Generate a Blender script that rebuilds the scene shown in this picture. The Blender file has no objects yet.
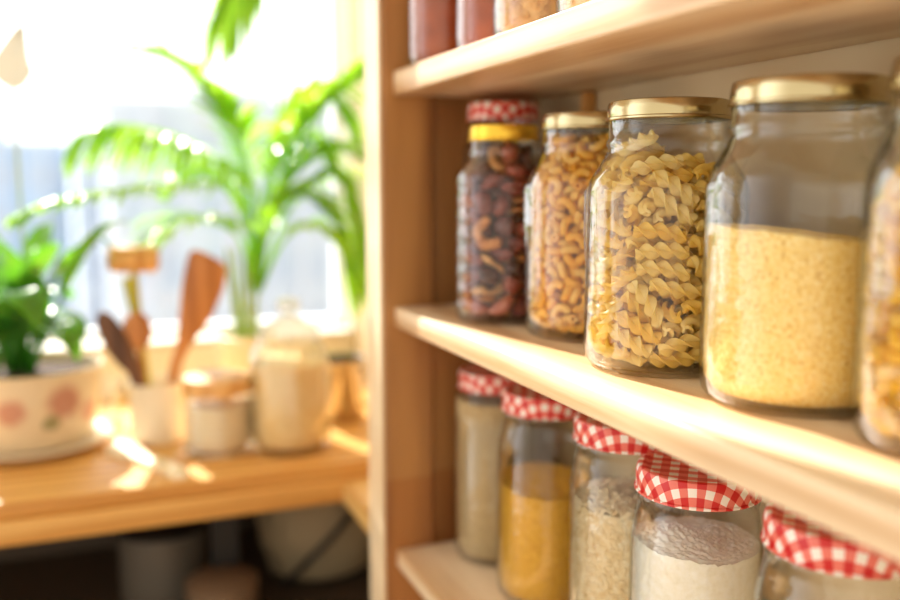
import bpy, bmesh, math, random
from mathutils import Vector, Matrix, Quaternion, noise
PI=math.pi; sc=bpy.context.scene; COL=sc.collection
ZC=1.325                                   # eye height; heights below are real heights above the floor
# ---------------------------------------------------------------- camera frame
F=900.; PSI=math.radians(21.74); PIT=math.atan2(119.,900.)
CF=Vector((math.sin(PSI)*math.cos(PIT),math.cos(PSI)*math.cos(PIT),-math.sin(PIT)))
CR=Vector((math.cos(PSI),-math.sin(PSI),0)); CU=CR.cross(CF)
def at(x,y,Y):
    "point of the room at distance Y along the room that lies towards photo position x, y"
    d=CF+CR*((x-450)/F)+CU*((300-y)/F); p=d*(Y/d.y); return Vector((p.x,p.y,p.z+ZC))
# ---------------------------------------------------------------- materials
def srgb(r,g,b):
    f=lambda c:(c/255/12.92) if c<=10 else ((c/255+.055)/1.055)**2.4
    return (f(r),f(g),f(b),1)
class NT:
    def __init__(s,name):
        s.m=bpy.data.materials.new(name); s.m.use_nodes=True; s.t=s.m.node_tree; s.t.nodes.clear()
        s.out=s.n('ShaderNodeOutputMaterial')
    def n(s,typ,**k):
        nd=s.t.nodes.new(typ)
        for a,v in k.items():
            if a.startswith('i_'):
                key=a[2:]; key=int(key) if key.isdigit() else key.replace('_',' ')
                nd.inputs[key].default_value=v
            else: setattr(nd,a,v)
        return nd
    def l(s,a,b): s.t.links.new(a,b)
    def math(s,op,a,b=None,clamp=False):
        nd=s.n('ShaderNodeMath',operation=op,use_clamp=clamp)
        for i,v in enumerate((a,b)):
            if v is None: continue
            if isinstance(v,(int,float)): nd.inputs[i].default_value=v
            else: s.l(v,nd.inputs[i])
        return nd.outputs[0]
    def ramp(s,fac,stops,interp='LINEAR'):
        nd=s.n('ShaderNodeValToRGB'); cr=nd.color_ramp; cr.interpolation=interp
        while len(cr.elements)<len(stops): cr.elements.new(.5)
        for e,(p,c) in zip(cr.elements,stops): e.position=p; e.color=c
        s.l(fac,nd.inputs[0]); return nd.outputs[0]
    def coord(s,scale=(1,1,1),kind='Object',rot=(0,0,0),loc=(0,0,0)):
        tc=s.n('ShaderNodeTexCoord'); mp=s.n('ShaderNodeMapping'); mp.inputs['Scale'].default_value=scale; mp.inputs['Rotation'].default_value=rot; mp.inputs['Location'].default_value=loc
        s.l(tc.outputs[kind],mp.inputs[0]); return mp.outputs[0]
    def noise(s,vec,scale=5,detail=4,rough=.5,dist=0):
        nd=s.n('ShaderNodeTexNoise'); nd.inputs['Scale'].default_value=scale; nd.inputs['Detail'].default_value=detail; nd.inputs['Roughness'].default_value=rough; nd.inputs['Distortion'].default_value=dist
        s.l(vec,nd.inputs['Vector']); return nd.outputs['Fac']
    def bump(s,h,strength=.3,dist=.001):
        nd=s.n('ShaderNodeBump'); nd.inputs['Strength'].default_value=strength; nd.inputs['Distance'].default_value=dist; s.l(h,nd.inputs['Height']); return nd.outputs[0]
    def pr(s,col,rough=.5,metal=0,spec=.5,normal=None,trans=None,sheen=0,coat=0):
        nd=s.n('ShaderNodeBsdfPrincipled')
        if isinstance(col,tuple): nd.inputs['Base Color'].default_value=col
        else: s.l(col,nd.inputs['Base Color'])
        if isinstance(rough,(int,float)): nd.inputs['Roughness'].default_value=rough
        else: s.l(rough,nd.inputs['Roughness'])
        nd.inputs['Metallic'].default_value=metal; nd.inputs['Specular IOR Level'].default_value=spec; nd.inputs['Coat Weight'].default_value=coat
        if normal is not None: s.l(normal,nd.inputs['Normal'])
        return nd.outputs[0]
    def mixs(s,a,b,f):
        nd=s.n('ShaderNodeMixShader')
        if isinstance(f,(int,float)): nd.inputs[0].default_value=f
        else: s.l(f,nd.inputs[0])
        s.l(a,nd.inputs[1]); s.l(b,nd.inputs[2]); return nd.outputs[0]
    def mixc(s,a,b,f,mode='MIX'):
        nd=s.n('ShaderNodeMix',data_type='RGBA',blend_type=mode)
        for k,v in ((0,f),(6,a),(7,b)):
            if isinstance(v,(int,float,tuple)): nd.inputs[k].default_value=v
            else: s.l(v,nd.inputs[k])
        return nd.outputs[2]
    def done(s,sh): s.l(sh,s.out.inputs[0]); return s.m
def plain(name,c,rough=.5,metal=0,spec=.5,coat=0,bumps=None):
    t=NT(name); nm=None
    if bumps: nm=t.bump(t.noise(t.coord(),bumps[0],3),bumps[1],.001)
    return t.done(t.pr(c,rough,metal,spec,nm,coat=coat))
def wood(name,light,dark,along='Y',rough=.5,fine=1.0,seam=None):
    t=NT(name); st={'X':(1,14,14),'Y':(14,1,14),'Z':(14,14,1)}[along]
    v=t.coord(st)
    big=t.noise(v,1.5,3,.5,.8); fin=t.noise(t.coord(tuple(a*5 if a>1 else 2.5 for a in st)),3*fine,4,.6)
    wv=t.n('ShaderNodeTexWave',wave_type='RINGS',rings_direction={'X':'X','Y':'Y','Z':'Z'}[along]); t.l(t.coord(tuple(a*.35 if a>1 else .5 for a in st),loc=(.13,.07,.21)),wv.inputs['Vector'])
    wv.inputs['Scale'].default_value=2.2; wv.inputs['Distortion'].default_value=5; wv.inputs['Detail'].default_value=2; wv.inputs['Detail Scale'].default_value=1.2
    h=t.math('ADD',t.math('MULTIPLY',big,.40),t.math('ADD',t.math('MULTIPLY',fin,.30),t.math('MULTIPLY',wv.outputs['Fac'],.30)))
    c=t.ramp(h,[(.28,dark),(.62,light)])
    if seam:                                  # a glued joint: the timber below it is a redder piece
        sx=t.n('ShaderNodeSeparateXYZ'); t.l(t.coord(),sx.inputs[0])
        c=t.mixc(c,t.mixc(c,seam[1],1.0,'MULTIPLY'),t.math('LESS_THAN',sx.outputs[2],seam[0]))
    return t.done(t.pr(c,rough,0,.5,t.bump(fin,.18,.0006)))
def glass(name,tint=(.99,.993,.988,1),edge=(.80,.84,.80,1),rough=.025,f0=.032,bumps=(55,.16),milk=0):
    "thin glass wall: clear straight through, mirror-like towards grazing"
    t=NT(name); nm=t.bump(t.noise(t.coord(),bumps[0],2,.5),bumps[1],.004)
    lw=t.n('ShaderNodeLayerWeight'); lw.inputs['Blend'].default_value=.5; t.l(nm,lw.inputs['Normal'])
    fc=lw.outputs['Facing']; p=t.math('POWER',fc,2.5); fac=t.math('ADD',t.math('MULTIPLY',p,.85),f0,True)
    col=t.mixc(tint,edge,t.math('POWER',fc,3.0))
    tr=t.n('ShaderNodeBsdfTransparent'); t.l(col,tr.inputs[0])
    g=t.n('ShaderNodeBsdfGlossy'); g.inputs['Roughness'].default_value=rough; t.l(nm,g.inputs['Normal'])
    s=t.mixs(tr.outputs[0],g.outputs[0],fac)
    if milk:
        tl=t.n('ShaderNodeBsdfTranslucent'); tl.inputs[0].default_value=(.9,.92,.94,1); s=t.mixs(s,tl.outputs[0],milk)
    return t.done(s)
def organic(name,cols,scale,rough=.45,trans=0.0,tcol=None,bumpd=None,rnd=.0,spec=.4,lo=.3,span=.4):
    "food and leaves: mottled colour, some light passing through"
    t=NT(name); n1=t.noise(t.coord(),scale,4,.6); fac=n1
    if rnd:
        oi=t.n('ShaderNodeObjectInfo'); fac=t.math('ADD',t.math('MULTIPLY',n1,1-rnd),t.math('MULTIPLY',oi.outputs['Random'],rnd))
    c=t.ramp(fac,[(lo+span*i/max(1,len(cols)-1),k) for i,k in enumerate(cols)])
    nm=t.bump(n1,bumpd[0],bumpd[1]) if bumpd else None
    s=t.pr(c,rough,0,spec,nm)
    if trans:
        tl=t.n('ShaderNodeBsdfTranslucent')
        if tcol: tl.inputs[0].default_value=tcol
        else: t.l(c,tl.inputs[0])
        s=t.mixs(s,tl.outputs[0],trans)
    return t.done(s)
def gingham(name,cell=.0073):
    t=NT(name); tc=t.n('ShaderNodeTexCoord'); sx=t.n('ShaderNodeSeparateXYZ'); t.l(tc.outputs['UV'],sx.inputs[0])
    def band(o): return t.math('GREATER_THAN',t.math('FRACT',t.math('ADD',t.math('DIVIDE',o,cell*2),100.)),.5)
    a=band(sx.outputs[0]); b=band(sx.outputs[1]); s=t.math('DIVIDE',t.math('ADD',a,b),2.)
    c=t.ramp(s,[(0,srgb(246,240,232)),(.3,srgb(232,120,105)),(.7,srgb(205,28,28))],'CONSTANT')
    weave=t.noise(t.coord((900,900,900)),1,2)
    return t.done(t.pr(c,.38,0,.5,t.bump(weave,.08,.0003)))
# ---------------------------------------------------------------- mesh helpers
def obj(name,bm,mat,parent=None,smooth=True,angle=40):
    me=bpy.data.meshes.new(name); bm.normal_update(); bm.to_mesh(me); bm.free()
    for m in (mat if isinstance(mat,(list,tuple)) else [mat]): me.materials.append(m)
    if smooth:
        me.shade_smooth()
        try: me.set_sharp_from_angle(angle=math.radians(angle))
        except Exception: pass
    o=bpy.data.objects.new(name,me); COL.objects.link(o)
    if parent: o.parent=parent
    return o
def tag(o,label=None,cat=None,group=None,kind=None):
    for k,v in (('label',label),('category',cat),('group',group),('kind',kind)):
        if v: o[k]=v
    return o
def thing(name,label,cat,loc=(0,0,0),rz=0,group=None):
    o=bpy.data.objects.new(name,None); COL.objects.link(o); o.empty_display_size=.02; o.location=loc; o.rotation_euler=(0,0,rz)
    return tag(o,label,cat,group)
def struct(name,bm,mat,parent=None,smooth=False): return tag(obj(name,bm,mat,parent,smooth),kind='structure')
def box(bm,x0,x1,y0,y1,z0,z1,bev=0):
    r=bmesh.ops.create_cube(bm,size=1); vs=r['verts']
    for v in vs: v.co=Vector(((x0+x1)/2+v.co.x*(x1-x0),(y0+y1)/2+v.co.y*(y1-y0),(z0+z1)/2+v.co.z*(z1-z0)))
    if bev:
        es=list({e for v in vs for e in v.link_edges}); bmesh.ops.bevel(bm,geom=es,offset=bev,segments=3,profile=.5,affect='EDGES')
    return bm
def Bx(*a): return box(bmesh.new(),*a)
def lathe(prof,n=64,bm=None,disp=None,closed=False,at_=(0,0,0)):
    "surface of revolution of (r,z) points; r==0 closes to a pole"
    bm=bm or bmesh.new(); R=[]; ax,ay,az=at_
    for r,z in prof:
        if r<=1e-6: R.append([bm.verts.new((ax,ay,az+z))]); continue
        ring=[]
        for i in range(n):
            a=2*PI*i/n; rr=r+(disp(a,r,z) if disp else 0); ring.append(bm.verts.new((ax+rr*math.cos(a),ay+rr*math.sin(a),az+z)))
        R.append(ring)
    prs=list(zip(R,R[1:]))+([(R[-1],R[0])] if closed else [])
    for a,b in prs:
        for i in range(n):
            j=(i+1)%n
            if len(a)==1 and len(b)==1: continue
            elif len(a)==1: bm.faces.new((a[0],b[j],b[i]))
            elif len(b)==1: bm.faces.new((a[i],a[j],b[0]))
            else: bm.faces.new((a[i],a[j],b[j],b[i]))
    bmesh.ops.recalc_face_normals(bm,faces=bm.faces)
    return bm
def spline(pts,n):
    "Catmull-Rom through points"
    P=[Vector(p) for p in pts]; P=[2*P[0]-P[1]]+P+[2*P[-1]-P[-2]]; out=[]; m=len(P)-3
    for k in range(n+1):
        u=k/n*m; i=min(int(u),m-1); t=u-i; a,b,c,d=P[i:i+4]
        out.append(.5*((2*b)+(c-a)*t+(2*a-5*b+4*c-d)*t*t+(3*b-a-3*c+d)*t**3))
    return out
def tube(bm,pts,r,n=8,cap=True):
    "round tube along points; r is a number or a function of 0..1"
    R=[];N=len(pts); up=Vector((0,0,1))
    for k,p in enumerate(pts):
        d=(pts[min(k+1,N-1)]-pts[max(k-1,0)]).normalized(); s=d.cross(up)
        if s.length<.05: s=d.cross(Vector((0,1,0)))
        s.normalize(); w=s.cross(d); rr=r(k/(N-1)) if callable(r) else r
        R.append([bm.verts.new(p+(s*math.cos(2*PI*i/n)+w*math.sin(2*PI*i/n))*rr) for i in range(n)])
    for a,b in zip(R,R[1:]):
        for i in range(n): bm.faces.new((a[i],a[(i+1)%n],b[(i+1)%n],b[i]))
    if cap: bm.faces.new(R[0][::-1]); bm.faces.new(R[-1])
    bmesh.ops.recalc_face_normals(bm,faces=bm.faces)
    return bm
def slab(bm,outline,th,bev=.001):
    "plate with the given 3D outline (planar), real thickness th along its normal"
    vs=[bm.verts.new(p) for p in outline]; f=bm.faces.new(vs); f.normal_update(); nrm=f.normal.copy()
    r=bmesh.ops.extrude_face_region(bm,geom=[f]); nv=[e for e in r['geom'] if isinstance(e,bmesh.types.BMVert)]
    for v in nv: v.co+=nrm*th
    bmesh.ops.recalc_face_normals(bm,faces=bm.faces)
    if bev: bmesh.ops.bevel(bm,geom=list(bm.edges),offset=bev,segments=2,profile=.5,affect='EDGES')
    return bm
# settled poses of the loose pieces in the jars, seven whole numbers each (position, turn)
D_FUS=[
435,-208,145,147,112,-59,49,230,253,122,114,97,-103,-84,-401,342,214,53,-115,-65,-140,-333,273,112,101,27,-139,99,-177,-440,156,30,-141,54,128,-143,-284,117,32,-88,111,-137,51,-26,118,19,40,-137,139,358,0,113,107,79,-117,93,112,467,
154,88,-104,-117,88,-204,265,113,138,93,-106,32,-406,-117,114,124,128,-60,68,177,-410,121,127,106,-94,-62,504,133,197,121,104,100,-68,172,-290,182,144,-7,-130,49,228,-31,115,23,-60,-128,-139,-165,414,215,83,-5,-130,127,-507,-42,168,
35,44,-133,138,-153,-502,259,97,51,-151,-73,213,-480,229,136,72,-127,-13,-156,-146,122,120,132,51,74,-113,168,114,139,104,-96,23,-325,424,376,145,12,-106,87,-404,116,260,41,80,-73,-163,213,-494,380,86,70,119,116,358,-190,267,121,-87,
-126,42,376,163,288,88,147,-67,-79,296,362,213,177,3,94,-3,-465,-242,267,5,-77,151,-106,-535,-48,422,31,-91,-169,-49,-208,-179,236,32,-136,-30,-140,-147,-281,241,146,65,-121,-6,105,19,235,137,137,32,-39,140,302,217,56,128,-9,143,83,
471,295,127,-117,-69,73,-213,156,245,13,-122,72,-141,-433,-301,376,3,-95,141,-106,-140,-412,345,31,118,95,127,163,-388,273,131,17,-145,40,385,19,277,99,125,-91,-79,-108,466,405,29,-52,33,188,-3,-196,349,132,0,-129,-78,14,405,408,129,
151,19,14,-376,-279,500,120,-80,-15,138,-23,-448,401,140,70,-125,5,546,-46,369,32,124,-150,30,25,157,303,55,-1,-159,-108,-268,-81,250,47,110,108,119,-457,114,394,162,-90,-58,-45,-61,-1,365,98,-2,154,-81,-315,-174,382,149,-61,-119,2,
472,-248,407,91,136,-114,18,337,337,372,134,121,-22,84,23,4,488,121,-97,106,68,-319,309,350,127,88,-117,-50,-326,125,434,160,-106,13,55,458,39,414,55,-5,-153,116,41,-293,462,3,-134,-46,-141,204,407,500,146,-12,-132,35,197,220,366,2,
7,154,-127,-456,263,570,6,-81,-127,-131,-403,-45,512,46,116,-72,138,-410,-359,563,23,170,-85,58,268,-22,372,96,-119,-71,-107,478,208,546,118,-144,-72,1,-72,301,462,96,-46,95,140,34,526,538,58,148,83,88,-246,327,485,115,151,-24,58,7,
-526,514,60,-137,69,-114,236,-336,448,71,-173,21,-68,-111,119,516,158,-120,-9,-23,161,-6,436,104,85,-126,79,348,399,689,156,-77,-99,-8,-287,-72,623,85,151,52,86,-315,22,522,152,-112,-47,48,-210,-350,489,79,61,-132,112,390,-59,518,120,
149,-56,19,29,-158,595,129,-132,77,8,72,528,657,166,-33,-103,28,-462,147,688,105,-157,37,-54,-517,-132,691,67,52,-74,166,-109,-379,604,83,-74,150,-71,474,-164,592,137,-114,-45,-78,400,212,626,65,-9,-164,-94,258,-5,542,156,-116,46,10,
-194,248,600,50,-44,-115,-149,-274,-197,635,23,142,-36,134,233,-219,615,149,-85,103,2,288,-453,539,160,26,-103,55,281,-445,695,156,86,-84,-37,31,360,649,108,141,61,69,166,240,510,118,93,111,71,-352,393,663,8,113,117,116,-393,-171,768,
139,-88,-101,-52,-227,-475,690,36,101,-83,-147,521,137,799,61,128,-111,88,132,405,742,68,168,12,84,-112,156,662,145,-132,3,-40,260,-71,660,67,-48,-134,124,-54,-393,695,12,-160,50,-108,-308,-425,811,14,127,-77,133,428,-202,714,87,-117,
-11,-137,154,84,661,112,-151,4,-68,8,326,758,156,-85,-92,6,-230,11,719,88,-66,-149,-75,29,59,593,71,-1,-148,114,-25,-532,765,23,-176,67,-63,-76,-238,742,60,-134,83,-108,328,-144,740,82,-40,-136,115,352,246,773,134,-115,-27,-89,-158,
523,854,6,28,-198,3,-529,105,853,156,115,12,-48,-10,10,718,54,-7,-150,120,299,-343,773,52,-108,34,-156,275,34,807,4,133,-7,149,267,304,809,26,-63,-111,-152,121,513,919,72,128,36,131,-226,176,784,147,90,99,22,-333,-41,854,157,86,77,
-45,-127,300,777,8,-96,76,-158,363,-235,853,136,15,-145,17,421,118,945,20,-162,33,111,123,344,924,104,-73,-136,73,-271,306,857,26,90,-75,160,-6,-535,938,22,-174,45,-85,99,-311,841,28,65,149,-113,24,-65,825,93,91,-76,-131,548,-86,1001,
12,-124,-155,-19,26,253,986,96,137,-109,-13,-81,450,980,108,133,-103,-5,-353,203,870,114,-10,-129,-101,-254,-333,878,133,-27,-132,-65,223,-53,902,94,-56,144,-85,119,146,901,27,-94,-131,115,423,326,1021,116,69,137,-55,-129,420,1096,
24,-47,-158,111,-328,249,988,132,-126,-81,-13,-345,52,942,131,13,-132,-72,55,-530,1062,33,-172,43,-87,332,-415,908,110,100,-133,3,437,-137,1015,134,62,93,-98,-56,22,980,31,49,-122,-148,-312,442,1048,2,-179,-88,-18,-410,-111,941,108,
-90,40,-136,-320,-421,952,4,112,-81,144,-61,-294,890,16,-64,121,-145,211,416,1066,132,-80,-116,-53,-382,176,1075,4,70,-137,-128,29,421,1127,26,39,101,166,-524,11,1062,35,44,150,-119,-309,-232,1008,144,17,-137,-12,53,-311,956,105,153,
22,72,363,-288,1112,145,31,59,-120,213,166,1053,4,-13,80,183,-191,16,1060,148,-74,-71,-87,-71,160,1128,3,38,-119,-156,-336,-409,1095,14,124,-83,133,-63,-400,1047,35,-147,-22,129,243,-339,992,65,76,-96,144,413,-3,1093,149,119,-57,14,
410,350,1156,12,75,-101,-155,94,-31,1036,88,102,-100,109,-526,-58,1153,52,82,-134,113,-6,-421,1157,61,117,66,135,231,-234,1120,109,-108,-104,-76,299,37,1031,119,134,-81,38,-109,121,1236,40,-81,128,-124,-335,256,1178,9,-111,-87,-141,
-19,-299,1091,27,144,32,133,-225,-173,1146,136,110,-78,-58,80,-524,1205,165,48,-86,-57,480,230,1241,162,-76,-73,-53,290,375,1271,59,143,-84,94,101,-195,1193,20,75,-90,161,-423,35,1189,157,-46,-38,-109,-87,519,1256,55,106,62,148,-278,
-470,1303,145,-84,-37,103,411,25,1241,8,-155,47,-117,198,24,1185,18,-95,90,-150,1,415,1297,173,-1,100,17,-210,27,1229,27,-79,107,-147,-380,-167,1214,52,71,146,105,-171,-289,1223,17,-126,-52,-146,43,-181,1328,101,-13,-120,123,258,156,
1229,121,5,157,-26,113,382,1183,100,-125,-31,-116,-442,290,1283,33,-97,-94,-144,-400,-155,1344,71,-6,-117,146,188,-497,1289,173,49,-84,-27,-329,-243,1278,50,-123,-65,-134,352,-192,1227,68,-115,121,-87,407,148,1317,2,-124,66,-142,-111,
250,1275,139,-114,-50,71,-522,-61,1394,120,75,-50,132,-252,-452,1427,157,-17,-90,-82,9,-351,1314,117,126,-100,-22,89,31,1345,46,-81,-120,130,336,290,1394,134,-28,-146,-2,-132,513,1376,42,-121,6,-153,-303,226,1367,44,-38,-123,-146,-139,
-401,1393,120,-126,-96,23,348,-305,1313,152,49,-120,-13,397,-103,1299,132,44,-110,-92,-93,50,1383,26,101,96,-141,-35,422,1485,159,-39,-113,-18,-435,253,1451,48,-32,-164,100,-311,-116,1464,114,60,149,-34,154,-409,1435,70,-92,123,-108,
433,-276,1432,80,-160,-25,-86,406,-26,1380,148,-70,-100,57,-59,324,1377,76,151,52,93,-162,307,1518,37,-55,151,-114,-214,84,1434,159,91,-51,61,-238,-324,1501,135,110,56,81,100,-456,1550,78,-132,45,-120,314,130,1455,6,-144,-17,-138,219,
462,1455,162,-33,-112,-9,20,-71,1435,95,-138,52,-96,-388,122,1497,78,-60,-129,116,-309,-307,1594,115,-29,-151,-55,220,-269,1469,170,57,-85,-24,465,-116,1523,111,-161,8,-40,323,328,1558,154,-65,-109,-12,32,272,1496,127,18,-90,-124,380,
0,1528,127,-116,-14,-102,-55,7,1508,168,79,-74,-6,-106,-285,1604,107,-28,-153,-67,254,-276,1640,40,-58,-117,146,237,-16,1585,139,-135,8,-51,134,336,1569,73,43,-97,-153,-319,90,1581,66,-150,27,-112,54,-201,1472,132,102,-78,-78,-11,-243,
1712,84,-2,-157,-91,208,-124,1722,116,63,128,79,298,164,1748,172,61,4,83,-241,237,1610,40,129,17,147,44,108,1597,86,82,122,105,80,-119,1569,101,41,-118,120,-200,-261,1723,56,63,-146,-108,224,-8,1821,42,-22,-148,-126,230,253,1802,136,
62,4,132,-70,327,1754,13,-135,-42,141,-328,-56,1769,20,34,-112,161,-303,-70,1621,32,106,57,157,102,13,1686,50,-80,-121,128,62,157,1761,41,-2,76,-181,28,251,1854,15,-129,-93,121,-178,276,1855,120,4,-143,71,-219,-104,1821,146,131,-4,
38,-34,-167,1853,66,66,94,-150,-173,141,1735,66,74,-118,-128,167,-284,1902,45,-126,-31,-145,135,-183,1838,10,-53,90,170,]
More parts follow.
